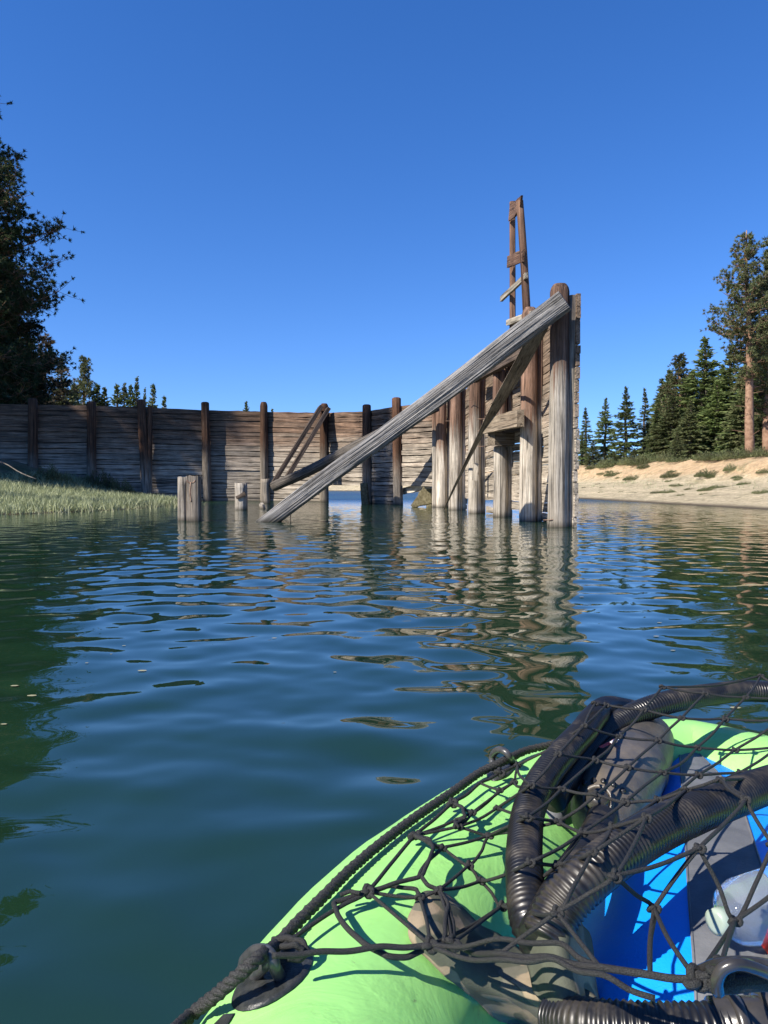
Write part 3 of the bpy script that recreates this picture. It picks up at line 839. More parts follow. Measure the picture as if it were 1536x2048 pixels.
tree_lib = {}
def conifer(key, name, H, Rr, kind='fir', seed=1, leaf=None, bark=None, bare=0.12, dens=1.0, label='', lean=0.0, ragged=0.25, step=None, fl=0.42, power=1.0):
    """builds a tree at the origin: Empty > trunk, crown"""
    rs = np.random.RandomState(seed); r = random.Random(seed)
    root = empty(name, (0, 0, 0), label, 'tree')
    r0 = H * 0.017 + 0.05
    tp = [Vector((lean * (i / 12) ** 1.5 + .05 * math.sin(i + seed), .05 * math.cos(i * 1.3 + seed), H * i / 12 * 0.985 - (0.6 if i == 0 else 0))) for i in range(13)]
    v, f = sweep(tp, lambda i: r0 * (1 - i / 12.4) ** 0.8 + 0.012, 10)
    mk('trunk', v, f, bark or M_dbark, root)
    lines, cs, ds, ls, ws = [], [], [], [], []
    z = H * bare
    step = step or (0.27 if kind == 'fir' else 0.6)
    while z < H * 0.985:
        t = z / H
        rel = (1 - t) / (1 - bare)
        if kind == 'fir':
            rad = Rr * rel ** power * r.uniform(1 - ragged, 1.08)
            nb = max(3, int(9 * dens))
        else:
            env = min(1, (t - bare) / 0.22 + 0.3) * min(1, rel * 1.5 + .10)
            rad = Rr * env * r.uniform(0.6, 1.0)
            nb = max(3, int(5 * dens))
        base = tp[0].lerp(tp[-1], 0); 
        fi = min(11.99, t * 12); i0 = min(11, int(fi)); bc = tp[i0].lerp(tp[i0 + 1], fi - i0)
        a0 = r.uniform(0, 6.28)
        for k in range(nb):
            a = a0 + 6.283 * k / nb + r.uniform(-.3, .3); bc = bc + Vector((0, 0, r.uniform(-.14, .14)))
            if r.random() < .07: continue
            L = max(0.10, rad * r.uniform(0.62, 1.12))
            if kind == 'fir': up, droop = 0.15 + .5 * t, -0.28 * (1 - t) - .1
            else: up, droop = r.uniform(-.12, .45) + .3 * (t - .5), -.05
            out = Vector((math.cos(a), math.sin(a), 0))
            kk = 4
            path = [bc + out * (L * q / kk) + Vector((0, 0, L * (up * (q / kk) + droop * (q / kk) ** 2 * 1.4 + (.22 * (q / kk) ** 3 if kind != 'fir' else .1 * (q / kk) ** 3)))) for q in range(kk + 1)]
            lines.append((path, 0.012 + L * .012, .006))
            if kind == 'fir':
                ns = max(5, int(L * 24 * dens))
                for q in range(ns):
                    u = r.uniform(.12, 1) ** .75
                    x = u * kk; j = min(kk - 1, int(x)); p = path[j].lerp(path[j + 1], x - j)
                    side = r.choice((-1, 1)); tang = (path[j + 1] - path[j]).normalized()
                    lat = Vector((-out.y, out.x, 0)) * side
                    w_ = (1 - u) * .9 + .35
                    dd = (tang * r.uniform(.35, 1) + lat * r.uniform(.1, 1.0) * w_ + Vector((0, 0, r.uniform(-.35, .15)))).normalized()
                    cs.append(p); ds.append(dd); ls.append(fl * r.uniform(.6, 1.25) * min(1, .22 + 1.5 * rel)); ws.append(.040 * r.uniform(.7, 1.3))
                    # a second sprig
                    cs.append(p + dd * .12 * min(1, .2 + 1.6 * rel)); d2 = (dd + lat * .6 + Vector((0, 0, r.uniform(-.3, .25)))).normalized()
                    ds.append(d2); ls.append(fl * r.uniform(.4, .8) * min(1, .2 + 1.6 * rel)); ws.append(.034)
            else:
                nt_ = max(3, int(L * 5.6 * dens))
                for q in range(nt_):
                    u = r.uniform(.3, 1.02) ** .7
                    x = min(kk - .001, u * kk); j = int(x); p = path[j].lerp(path[j + 1], x - j)
                    o2 = Vector((max(-1.6, min(1.6, r.gauss(0, 1))), max(-1.6, min(1.6, r.gauss(0, 1))), max(-.8, min(1.6, r.gauss(.35, .7))))) * (.10 + .085 * L)
                    tip = p + o2
                    lines.append(([p, p.lerp(tip, .5) + Vector((0, 0, -.03)), tip], .010, .006))
                    nb_ = 44
                    dirv = (o2.normalized() * .8 + Vector((0, 0, .35)))
                    for w in range(nb_):
                        if w == nb_ // 2: tip = tip.lerp(p, .45) + Vector((r.uniform(-.12, .12), r.uniform(-.12, .12), r.uniform(-.06, .14)))
                        dd = (Vector((r.gauss(0, 1), r.gauss(0, 1), r.gauss(0, 1))) * .75 + dirv).normalized()
                        cs.append(tip - dd * .03); ds.append(dd); ls.append(r.uniform(.12, .25) * fl / .42); ws.append(.017)
        z += step * r.uniform(.7, 1.3) * (.35 + .75 * min(1, rel) if kind == 'fir' else (.7 + .4 * rel))
    if kind == 'fir':
        for q in range(26):
            zz_ = H * (1 - .055 * r.random()); cs.append(Vector((tp[-1].x, tp[-1].y, zz_ - .02 * H))); ds.append(Vector((r.gauss(0, .28), r.gauss(0, .28), 1)).normalized()); ls.append(.3); ws.append(.03)
    else:
        for q in range(14):      # dead stubs on the lower trunk
            zz_ = H * bare * r.uniform(.25, .98); a = r.uniform(0, 6.28); p_ = Vector((tp[0].x, tp[0].y, zz_)); o_ = Vector((math.cos(a), math.sin(a), r.uniform(-.2, .3))) * r.uniform(.4, 1.1)
            if bare > .3: lines.append(([p_, p_ + o_ * .5, p_ + o_], .022, .010))
    co, q = blades(np.array(cs), np.array(ds), np.array(ls), np.array(ws), rs)
    v, f = wood_tubes(lines, 4)
    b_ = mk('limb', v, f, bark or M_dbark, root)
    b_['kind'] = 'stuff'
    cr = np_mesh('crown', co, q, leaf or L_fir, root, smooth_=False)
    cr['kind'] = 'stuff'
    tree_lib[key] = (root, [ch for ch in bpy.data.objects if ch.parent == root], H)
    root['used'] = 0
    return root

def place(key, x, y, H, label, group=None, rz=None, wide=1.0, z=None, cat='tree', name=None):
    root, kids, H0 = tree_lib[key]
    if root['used'] == 0:
        o = root; root['used'] = 1
        if name: o.name = name
    else:
        o = root.copy(); C.objects.link(o)
        for ch in kids:
            c = ch.copy(); C.objects.link(c); c.parent = o
    s = H / H0
    o.location = (x, y, (h1(x, y) if z is None else z) - .05)
    o.scale = (s * wide, s * wide, s)
    o.rotation_euler = (0, 0, rng.uniform(0, 6.28) if rz is None else rz)
    o['label'] = label; o['category'] = cat
    if group: o['group'] = group
    elif 'group' in o: del o['group']
    return o

conifer('firA', 'fir_tree', 8, 1.9, seed=1, leaf=L_fir)
conifer('firB', 'fir_tree', 8, 1.55, seed=2, leaf=L_fir, ragged=.4, bare=.06)
conifer('firC', 'fir_tree', 8, 2.4, seed=3, leaf=L_pine, ragged=.3, bare=.03, dens=1.1)
conifer('firD', 'fir_tree', 9, 1.3, seed=4, leaf=L_fir, ragged=.5, bare=.15, dens=.8)
conifer('pineA', 'pine_tree', 14, 2.6, 'pine', seed=5, leaf=L_pine, bark=M_bark, bare=.34, lean=.5, dens=1.35, step=.42)
conifer('pineB', 'pine_tree', 10, 2.0, 'pine', seed=6, leaf=L_pine, bark=M_bark, bare=.2, dens=1.5, step=.45)
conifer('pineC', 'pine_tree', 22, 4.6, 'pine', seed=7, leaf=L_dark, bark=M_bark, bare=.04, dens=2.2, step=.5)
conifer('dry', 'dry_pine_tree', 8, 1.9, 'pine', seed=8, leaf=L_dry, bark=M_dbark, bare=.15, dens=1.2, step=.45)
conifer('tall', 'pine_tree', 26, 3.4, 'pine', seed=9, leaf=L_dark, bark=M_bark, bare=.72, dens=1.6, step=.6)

def from_photo(key, px, ytop, dist, label, group=None, wide=1.0, rz=None, name=None):
    x = (px - 768) / F * dist
    zt = CAM_H + (968 - ytop) / F * dist
    return place(key, x, dist, zt - h1(x, dist), label, group, rz, wide, name=name)

# right bank, told apart one by one
RT = [
 ('firD', 1170, 815, 66, 'sparse grey green conifer just right of the end of the wing wall', 1.3),
 ('firA', 1209, 795, 68, 'slim fir with the lowest top of the three free standing ones', 0.95),
 ('firA', 1250, 772, 64, 'full pointed fir in the middle of the three free standing ones', 0.9),
 ('firD', 1287, 776, 66, 'thinnest fir, third of the free standing ones, left of the wood', 0.95),
 ('firB', 1312, 818, 62, 'small dark fir at the left edge of the wood', 1.3),
 ('firC', 1342, 790, 60, 'broad bushy fir in front of the left part of the wood', 1.25),
 ('pineB', 1357, 709, 62, 'rounded pine rising behind the broad bushy fir', 1.0),
 ('firA', 1405, 674, 60, 'pale green pointed fir, tallest of the middle of the wood', 1.1),
 ('firC', 1378, 800, 56, 'dark green fir below the pale green pointed one', 1.1),
 ('firB', 1432, 760, 57, 'mid height fir right of the pale green pointed one', 1.3),
 ('firA', 1458, 690, 58, 'dense fir rising just left of the big pine', 1.05),
 ('firC', 1482, 760, 54, 'broad fir left of the bare lower trunk of the big pine', 1.0),
 ('pineA', 1498, 455, 47, 'tallest pine on the right bank with a bare reddish lower trunk and ragged top', 1.0),
 ('pineB', 1536, 480, 50, 'tall pine cut by the right edge of the picture', .9),
 ('firB', 1520, 640, 55, 'fir filling the gap behind the two tall pines', 1.4),
 ('firC', 1530, 770, 51, 'low fir under the tall pines at the right edge', 1.0),
 ('firC', 1352, 862, 50, 'small bright green fir nearest the bank edge', 1.0),
 ('firC', 1185, 880, 60, 'low dark fir leaning over the bank at the wing wall end', 1.4),
 ('firB', 1163, 862, 63, 'low fir half hidden behind the end of the wing wall', 1.5),
 ('firC', 1228, 905, 62, 'low bushy young fir between the first free standing firs', 1.5),
 ('firC', 1268, 895, 61, 'low bushy young fir between the last free standing firs', 1.5),
]
for key, px, yt, d, lab, w in RT:
    if key == 'pineA':
        from_photo(key, px, yt, d, lab, None, w, rz=2.2)
    else: from_photo(key, px, yt, d, lab, None, w * (1.28 if px > 1300 else 1.12))
r = random.Random(5)
for i in range(40):
    d = r.uniform(62, 95); px = r.uniform(1318, 1640) if i < 34 else r.uniform(1650, 2300)
    if px > 1650: d = r.uniform(45, 80)
    yt = 968 - (r.uniform(150, 230) + max(0, px - 1400) * .5 if px < 1650 else r.uniform(250, 420))
    yt = max(yt, 640 if px > 1470 else 730)
    from_photo(r.choice(['firA', 'firB', 'firC', 'firD']), px, yt, d, 'conifer in the dark wood behind the front row of the right bank', 'wood on the right bank', r.uniform(1.1, 1.5))

# left side
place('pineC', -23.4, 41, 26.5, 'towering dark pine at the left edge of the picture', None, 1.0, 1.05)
LT = [
 ('pineC', 5, 470, 46, 'second dark pine filling in low behind the towering one', 1.25),
 ('dry', 95, 676, 56, 'brown half dead pine beside the towering dark pine', 1.1),
 ('firC', 128, 712, 60, 'dark fir just right of the brown half dead pine', .9),
 ('firC', 66, 690, 50, 'dark fir under the towering pine', 1.0),
 ('pineB', 172, 714, 66, 'rounded pine standing clear above the plank wall, left part', .9),
 ('firC', 152, 770, 62, 'yellow green bushy fir below the rounded pine', 1.1),
 ('firB', 198, 768, 66, 'small pointed fir right of the rounded pine', 1.3),
 ('firA', 213, 774, 66, 'smallest pointed fir of the left group, its right end', 1.1),
 ('firA', 236, 768, 84, 'leftmost fir of the distant clump over the wall', 1.2),
 ('firC', 252, 768, 84, 'bushy fir in the middle of the distant clump over the wall', .9),
 ('firA', 264, 770, 84, 'second last fir of the distant clump over the wall', 1.0),
 ('firD', 276, 754, 84, 'thin spire fir, tallest of the distant clump over the wall', .9),
 ('firD', 292, 776, 80, 'bare thin conifer right of the distant clump', .6),
 ('firB', 308, 769, 78, 'small fir standing alone right of the bare thin conifer', .9),
 ('firB', 331, 792, 80, 'tiny fir tip, last one over the wall before the open sky', .9),
 ('firA', 493, 802, 120, 'tiny far fir tip above the wall near the middle post', 1.0),
 ('firA', 545, 817, 120, 'tiniest far fir tip just clearing the wall', 1.0),
]
for key, px, yt, d, lab, w in LT: from_photo(key, px, yt, d, lab, None, w)
# the shade givers on the left shore, outside the picture
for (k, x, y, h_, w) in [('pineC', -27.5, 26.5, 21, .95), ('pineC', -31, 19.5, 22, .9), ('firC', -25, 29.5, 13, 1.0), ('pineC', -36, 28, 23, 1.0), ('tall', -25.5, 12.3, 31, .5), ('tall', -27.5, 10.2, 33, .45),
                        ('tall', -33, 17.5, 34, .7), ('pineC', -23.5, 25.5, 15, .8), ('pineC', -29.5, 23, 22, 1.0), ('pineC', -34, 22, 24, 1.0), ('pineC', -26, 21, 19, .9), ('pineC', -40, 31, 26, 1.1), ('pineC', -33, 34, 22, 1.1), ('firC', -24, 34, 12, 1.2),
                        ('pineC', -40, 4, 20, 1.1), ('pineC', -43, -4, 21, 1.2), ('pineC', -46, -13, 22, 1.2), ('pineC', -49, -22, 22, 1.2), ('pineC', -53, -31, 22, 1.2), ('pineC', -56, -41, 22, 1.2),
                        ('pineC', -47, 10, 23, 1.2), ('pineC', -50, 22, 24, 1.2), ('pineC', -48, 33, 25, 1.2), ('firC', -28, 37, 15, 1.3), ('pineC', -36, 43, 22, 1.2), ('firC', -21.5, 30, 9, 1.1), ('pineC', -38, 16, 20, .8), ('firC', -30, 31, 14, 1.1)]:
    place(k, x, y, h_, 'tall conifer on the left shore shading the wall', 'shade trees on the left shore', None, w)

# ------------------------------------------------------------------ shrubs on the right bank
def shrub_mesh(key, n, rad, hh, seed, leaf):
    rs = np.random.RandomState(seed)
    th = rs.uniform(0, 6.28, n); rr_ = rad * np.sqrt(rs.uniform(0, 1, n)); z = rs.uniform(0, 1, n)
    cen = np.stack([np.cos(th) * rr_, np.sin(th) * rr_, hh * z * np.sqrt(np.clip(1 - (rr_ / rad) ** 2, 0.05, 1)) * (0.7 + .3 * np.sin(th * 3 + seed))], 1)
    dr = rot_rand(rs, n) * .7 + np.stack([np.cos(th) * .4, np.sin(th) * .4, np.full(n, .8)], 1); dr /= np.linalg.norm(dr, axis=1, keepdims=True)
    co, q = blades(cen, dr, rs.uniform(.08, .2, n), .016, rs)
    root = empty('shrub', (0, 0, 0), 'x', 'shrub')
    v, f = wood_tubes([([Vector((0, 0, -.1)), Vector((rad * .4 * math.cos(a), rad * .4 * math.sin(a), hh * .4)), Vector((rad * .7 * math.cos(a), rad * .7 * math.sin(a), hh * .7))], .02, .006) for a in np.arange(0, 6.2, .7)], 4)
    mk('stem', v, f, M_dbark, root)
    cr = np_mesh('foliage', co, q, leaf, root, smooth_=False); cr['kind'] = 'stuff'
    tree_lib[key] = (root, [ch for ch in bpy.data.objects if ch.parent == root], hh)
    root['used'] = 0
shrub_mesh('shA', 1500, .75, .8, 1, M_shrub)
shrub_mesh('shB', 1700, 1.0, .6, 2, L_pine)
for (px, py, w_px, key, lab) in [
    (1225, 952, 34, 'shB', 'low green shrub on the bare bank nearest the wing wall end'), (1264, 960, 36, 'shB', 'dark green shrub on the gravel, second from the wing wall'),
    (1288, 937, 26, 'shA', 'round shrub on the sand above the dark green one'), (1343, 955, 44, 'shB', 'flat faded shrub halfway along the bank'),
    (1415, 953, 50, 'shB', 'widest green shrub on the sandy slope'), (1461, 942, 28, 'shA', 'small grey green shrub on the slope'), (1530, 946, 34, 'shB', 'shrub on the slope at the right edge'),
    (1478, 960, 20, 'shB', 'tiny dry shrub low on the slope right of the widest one'), (1304, 912, 30, 'shA', 'pale shrub at the foot of the first trees'), (1372, 918, 46, 'shA', 'large grey green shrub below the wood edge'),
    (1395, 905, 40, 'shA', 'tall grey green shrub at the wood edge, left of two'), (1425, 905, 40, 'shA', 'tall grey green shrub at the wood edge, right of two'), (1496, 908, 46, 'shA', 'grey shrub at the foot of the big pine'),
    (1330, 922, 34, 'shA', 'low shrub under the broad bushy fir'), (1250, 930, 30, 'shA', 'shrub at the foot of the middle free standing fir'), (1212, 936, 34, 'shA', 'shrub at the foot of the slim fir')]:
    g = G(px, py, 24)
    w = w_px / F * g.y
    base_w = 1.5 if key == 'shA' else 2.0
    s = w / base_w
    place(key, g.x, g.y, (.8 if key == 'shA' else .6) * s * 1.15, lab, None, None, 1 / 1.15, z=g.z, cat='shrub')

rs_ = random.Random(77)
for i in range(22):
    px = rs_.uniform(1175, 1536); g = P(px, 990, 0)
    crest = 931 - (px - 1175) * .065 + rs_.uniform(-6, 7)
    g = G(px, crest, 24); s = rs_.uniform(.45, 1.1)
    place(rs_.choice(['shA', 'shB']), g.x, g.y, .7 * s, 'low scrubby bush along the top edge of the right bank', 'bushes along the bank top', None, 1.15, z=g.z, cat='shrub')
for i in range(26):
    px = rs_.uniform(1165, 1536); g = G(px, rs_.uniform(942, 992), 22); s = rs_.uniform(.12, .34)
    place('shB', g.x, g.y, .6 * s, 'small dry tuft on the bare slope of the right bank', 'tufts on the bare slope', None, 1.2, z=g.z, cat='shrub')

# ------------------------------------------------------------------ grass
def grassmat(name, a, b2):
    m, nt, b = nodes_of(name)
    geo = nt.nodes.new('ShaderNodeNewGeometry')
    col = mixc(nt, geo.outputs['Random Per Island'], a, b2)
    nt.links.new(col, b.inputs['Base Color']); b.inputs['Roughness'].default_value = 0.6
    tr = nt.nodes.new('ShaderNodeBsdfTranslucent'); nt.links.new(col, tr.inputs[0])
    mx = nt.nodes.new('ShaderNodeMixShader'); mx.inputs[0].default_value = 0.3
    out = [n for n in nt.nodes if n.type == 'OUTPUT_MATERIAL'][0]
    nt.links.new(b.outputs[0], mx.inputs[1]); nt.links.new(tr.outputs[0], mx.inputs[2]); nt.links.new(mx.outputs[0], out.inputs[0])
    return m
M_grass = grassmat('shore_grass', (0.15, 0.19, 0.085), (0.47, 0.50, 0.29))
M_reed = grassmat('reed_stalks', (0.20, 0.24, 0.10), (0.45, 0.44, 0.28))
rs = np.random.RandomState(4)
def grass_field(n, xr, yr, lo, hi, keep):
    x = rs.uniform(*xr, n); y = rs.uniform(*yr, n)
    z = height(x, y)
    k = keep(x, y, z)
    x, y, z = x[k], y[k], z[k]; n = len(x)
    d = np.stack([rs.normal(0, .28, n), rs.normal(0, .28, n), np.ones(n)], 1); d /= np.linalg.norm(d, axis=1, keepdims=True)
    clump = 0.65 + .5 * (vnoise(x, y, 1.6, 31) + 0.3)
    L = rs.uniform(lo, hi, n) * clump
    s = np.cross(d, rot_rand(rs, n)); s /= np.linalg.norm(s, axis=1, keepdims=True)
    base = np.stack([x, y, z - .02], 1)
    w = .012
    tip = base + d * L[:, None] + np.stack([rs.normal(0, .06, n), rs.normal(0, .06, n), np.zeros(n)], 1)
    mid = base + d * L[:, None] * .55
    co = np.stack([base - s * w, base + s * w, mid + s * w * .7, tip, mid - s * w * .7], 1).reshape(-1, 3)
    i = np.arange(n) * 5
    tris = np.concatenate([np.stack([i, i + 1, i + 2], 1), np.stack([i, i + 2, i + 4], 1), np.stack([i + 4, i + 2, i + 3], 1)])
    return co, tris
def keepL(x, y, z):
    thin = vnoise(x, y, .9, 8) + 0.35 * rs.normal(size=len(x))
    far = (y - 18) / 10
    right = np.clip((x + 8.2) / 1.2, 0, 1)
    return (z > 0.005) & (z < 1.0) & (thin > -0.45 + far * .35 + right * .3) & inside(x, y, POLY_L)
co, tr = grass_field(150000, (-24, -6.8), (14, 31.5), .16, .44, keepL)
tag(np_mesh('shore_grass', co, None, M_grass, None, False, tr), 'pale green grass along the left shore in front of the wall', 'grass', kind='stuff')
def keepW(x, y, z):
    return (z < 0.02) & (z > -0.14) & (vnoise(x, y, 1.4, 12) + .5 * rs.normal(size=len(x)) > .25)
co, tr = grass_field(16000, (-14, -4.5), (15, 31), .18, .5, keepW)
tag(np_mesh('reeds', co, None, M_reed, None, False, tr), 'thin reeds standing in the shallows off the grass', 'reeds', kind='stuff')
def keepB(x, y, z):
    return (z > 0.5) & (vnoise(x, y, 1.4, 12) + vnoise(x, y, 4.1, 14) + .4 * rs.normal(size=len(x)) > .62) & inside(x, y, POLY_R)
co, tr = grass_field(60000, (9, 40), (18, 75), .08, .25, keepB)
tag(np_mesh('bank_grass', co, None, M_grass, None, False, tr), 'sparse dry grass on the right bank', 'grass', kind='stuff')
for (px, py, h_, lab) in [(98, 962, .75, 'bushy green plant on the left shore beside the sand strip'), (202, 972, .95, 'tall leafy plant on the left shore in front of the wall'), (178, 970, .6, 'small leafy plant left of the tall one'),
                          (245, 992, .8, 'reedy green plant where the grass narrows'), (130, 968, .5, 'small grey green plant at the back of the grass'), (222, 984, .7, 'leafy plant between the tall one and the reedy one'), (60, 962, .4, 'low plant at the back of the grass near the sand')]:
    g = G(px, py, 18, 31)
    place('shA', g.x, g.y, h_, lab, None, None, .75, z=g.z, cat='plant', name=None)
v_, f_ = sweep(spline([D(-20, 918, 26.5), D(12, 928, 26), D(40, 945, 25.5), D(72, 958, 25.3)], 10)[0], .02, 6)
tag(mk('driftwood_branch', v_, f_, M_log), 'thin grey driftwood branch on the left bank', 'branch')

# ------------------------------------------------------------------ the kayak
m, nt, b = nodes_of('lime_hull_fabric')
tc = nt.nodes.new('ShaderNodeTexCoord'); ob = tc.outputs['Object']
col = mixc(nt, noise_(nt, ob, 6, 5, 0.6), (0.26, 0.60, 0.155), (0.34, 0.70, 0.215))
col = mixc(nt, math_(nt, 'MULTIPLY', ramp(nt, noise_(nt, ob, 13, 7, 0.75, 0.8), [(0.56, 0.0), (0.74, 1.0)]), 0.55), col, (0.20, 0.30, 0.12))
col = mixc(nt, math_(nt, 'MULTIPLY', ramp(nt, noise_(nt, scaled(nt, ob, (1, 1, 3)), 60, 4, 0.8), [(0.66, 0.0), (0.72, 1.0)]), 0.6), col, (0.16, 0.20, 0.10))
nt.links.new(col, b.inputs['Base Color']); b.inputs['Roughness'].default_value = 0.45
nt.links.new(ramp(nt, noise_(nt, ob, 30, 4, 0.7), [(0.4, 0.36), (0.62, 0.58)]), b.inputs['Roughness'])
wv = N(nt, 'ShaderNodeTexWave', Scale=620.0, Distortion=0.4); nt.links.new(ob, wv.inputs['Vector'])
hh = math_(nt, 'ADD', math_(nt, 'MULTIPLY', wv.outputs['Fac'], 0.05), math_(nt, 'MULTIPLY', noise_(nt, ob, 11, 4, 0.6, 1.0), 2.2))
bp = N(nt, 'ShaderNodeBump', Strength=0.55, Distance=0.0035); nt.links.new(hh, bp.inputs['Height']); nt.links.new(bp.outputs[0], b.inputs['Normal'])
M_green = m
M_blue = plain('blue_floor_fabric', (0.0, 0.24, 0.86), 0.5, (0.004, 0.30, 0.95), 7, 0.3, 0.4, 400)
M_grey = plain('grey_stripe_fabric', (0.10, 0.105, 0.115), 0.55, (0.15, 0.155, 0.165), 25, 0.3, 0.4, 300)
M_patch = plain('black_rubber_patch', (0.018, 0.020, 0.020), 0.38, (0.045, 0.047, 0.045), 90, 0.4, 0.5, 400)
M_ring = plain('moulded_grey_ring', (0.035, 0.035, 0.036), 0.3, (0.07, 0.07, 0.07), 60, 0.2, 0.6, 200)
M_pump = plain('dark_grey_plastic', (0.05, 0.05, 0.052), 0.42, (0.15, 0.125, 0.095), 16, 0.5, 0.5, 120)
M_red = plain('red_print', (0.6, 0.03, 0.02), 0.5)
M_white = plain('white_print', (0.75, 0.75, 0.72), 0.5)

def hosemat(name):
    m, nt, b = nodes_of(name)
    tc = nt.nodes.new('ShaderNodeTexCoord')
    d = ramp(nt, noise_(nt, tc.outputs['Object'], 22, 5, 0.65), [(0.48, 0.0), (0.76, 1.0)])
    nt.links.new(mixc(nt, d, (0.011, 0.011, 0.0115), (0.060, 0.050, 0.038)), b.inputs['Base Color'])
    nt.links.new(ramp(nt, d, [(0.0, 0.30), (1.0, 0.65)]), b.inputs['Roughness'])
    return m
M_hose = hosemat('muddy_black_hose')
def cordmat(name, c1, c2, sc_):
    m, nt, b = nodes_of(name)
    tc = nt.nodes.new('ShaderNodeTexCoord')
    n_ = noise_(nt, tc.outputs['Object'], sc_, 2, 0.6)
    nt.links.new(mixc(nt, ramp(nt, n_, [(0.42, 0.0), (0.6, 1.0)]), c1, c2), b.inputs['Base Color'])
    b.inputs['Roughness'].default_value = 0.7
    bp = N(nt, 'ShaderNodeBump', Strength=0.8, Distance=0.002); nt.links.new(n_, bp.inputs['Height']); nt.links.new(bp.outputs[0], b.inputs['Normal'])
    return m
M_cord = cordmat('black_braided_cord', (0.004, 0.004, 0.004), (0.030, 0.030, 0.029), 1100)
M_rope = cordmat('black_twisted_rope', (0.008, 0.008, 0.008), (0.035, 0.035, 0.034), 700)
m, nt, b = nodes_of('camouflage_fabric')
tc = nt.nodes.new('ShaderNodeTexCoord')
n1 = noise_(nt, tc.outputs['Object'], 17, 2, 0.4, 0.6); n2 = noise_(nt, scaled(nt, tc.outputs['Object'], (1, 1, 1.01)), 24, 2, 0.4, 0.8)
col = mixc(nt, ramp(nt, n1, [(0.51, 0.0), (0.53, 1.0)]), (0.26, 0.205, 0.135), (0.075, 0.08, 0.055))
col = mixc(nt, ramp(nt, n2, [(0.58, 0.0), (0.60, 1.0)]), col, (0.12, 0.115, 0.085))
col = mixc(nt, 0.5, col, ramp(nt, noise_(nt, tc.outputs['Object'], 60, 5, 0.7), [(0.3, 0.6), (0.7, 1.15)]), 'MULTIPLY')
nt.links.new(col, b.inputs['Base Color']); b.inputs['Roughness'].default_value = 0.85
bp = N(nt, 'ShaderNodeBump', Strength=0.4, Distance=0.001); nt.links.new(noise_(nt, tc.outputs['Object'], 700, 2), bp.inputs['Height']); nt.links.new(bp.outputs[0], b.inputs['Normal'])
M_camo = m
m, nt, b = nodes_of('clear_plastic')
b.inputs['Base Color'].default_value = (0.80, 0.88, 0.97, 1); b.inputs['Roughness'].default_value = 0.06
b.inputs['Transmission Weight'].default_value = 0.9; b.inputs['IOR'].default_value = 1.08; b.inputs['Coat Weight'].default_value = 0.6
M_clear = m

# hull tube: outer edge of both sides, seen from above (x, y); the tube itself runs one radius inside
OUT_L = [(-0.26, -0.9), (-0.27, -0.3), (-0.25, 0.35), (-0.202, 0.702), (-0.119, 0.937), (-0.021, 1.098), (0.101, 1.246), (0.252, 1.372), (0.435, 1.485)]
OUT_R = [(0.735, 1.43), (0.86, 1.28), (0.98, 1.05), (1.05, 0.75), (1.06, 0.25), (1.02, -0.3), (0.92, -0.9)]
def tube_path():
    pts, rad, zz = [], [], []
    full = [Vector((x, y, 0)) for x, y in OUT_L] + [Vector((0.595, 1.522, 0))] + [Vector((x, y, 0)) for x, y in OUT_R]
    sp, L_ = spline(full, 150)
    out = []
    for i, p in enumerate(sp):
        t = (sp[min(i + 1, 149)] - sp[max(i - 1, 0)]).normalized()
        inn = Vector((t.y, -t.x, 0))
        bow = min(1, max(0, (p.y - 1.1) / .6))
        r_ = 0.15 - 0.045 * bow
        c = p + inn * r_
        c.z = 0.15 + 0.045 * bow
        out.append((c, r_))
    return out
TP = tube_path()
TC = np.array([list(c) for c, r_ in TP]); TR = np.array([r_ for c, r_ in TP])

def tube_sd(p):
    a = TC[:-1]; d_ = TC[1:] - a
    t = np.clip(((p - a) * d_).sum(1) / (d_ * d_).sum(1), 0, 1)
    q = a + d_ * t[:, None]
    rr_ = TR[:-1] + (TR[1:] - TR[:-1]) * t
    dist = np.linalg.norm(p - q, axis=1) - rr_
    i = int(dist.argmin())
    n_ = (p - q[i]); n_ /= np.linalg.norm(n_)
    return dist[i], n_

def T(px, py, off=0.0, zfall=0.3):
    """point on the hull tube (raised by off) on the sight line of a photo pixel; falls back to height zfall"""
    d = np.array(ray(px, py)); o = np.array([0, 0, CAM_H]); t = 0.2
    for _ in range(80):
        s, n_ = tube_sd(o + d * t)
        s -= off
        if s < 1e-4: return Vector(o + d * t)
        t += s * .9
        if t > 4: break
    return P(px, py, zfall + off)

path = [Vector(c) for c, r_ in TP]
v_, f_ = [], []
n_seg = 36
for i, (c, r_) in enumerate(TP):
    t = (path[min(i + 1, 149)] - path[max(i - 1, 0)]).normalized()
    h_ = Vector((t.y, -t.x, 0)).normalized(); u_ = h_.cross(t)
    if u_.z < 0: u_ = -u_
    for k in range(n_seg):
        a = 2 * math.pi * k / n_seg
        puck = 1 + 0.004 * math.sin(i * 1.9) * max(0, -math.cos(a))
        v_.append(c + (h_ * math.cos(a) + u_ * math.sin(a)) * r_ * puck)
for i in range(149):
    for k in range(n_seg):
        a, b2 = i * n_seg + k, i * n_seg + (k + 1) % n_seg
        f_.append((a, b2, b2 + n_seg, a + n_seg))
kayak = empty('inflatable_kayak', (0.4, 0.6, 0), 'lime green inflatable kayak bow with a blue floor, in the foreground', 'kayak')
hull = mk('hull_tube', v_, f_, M_green, kayak)
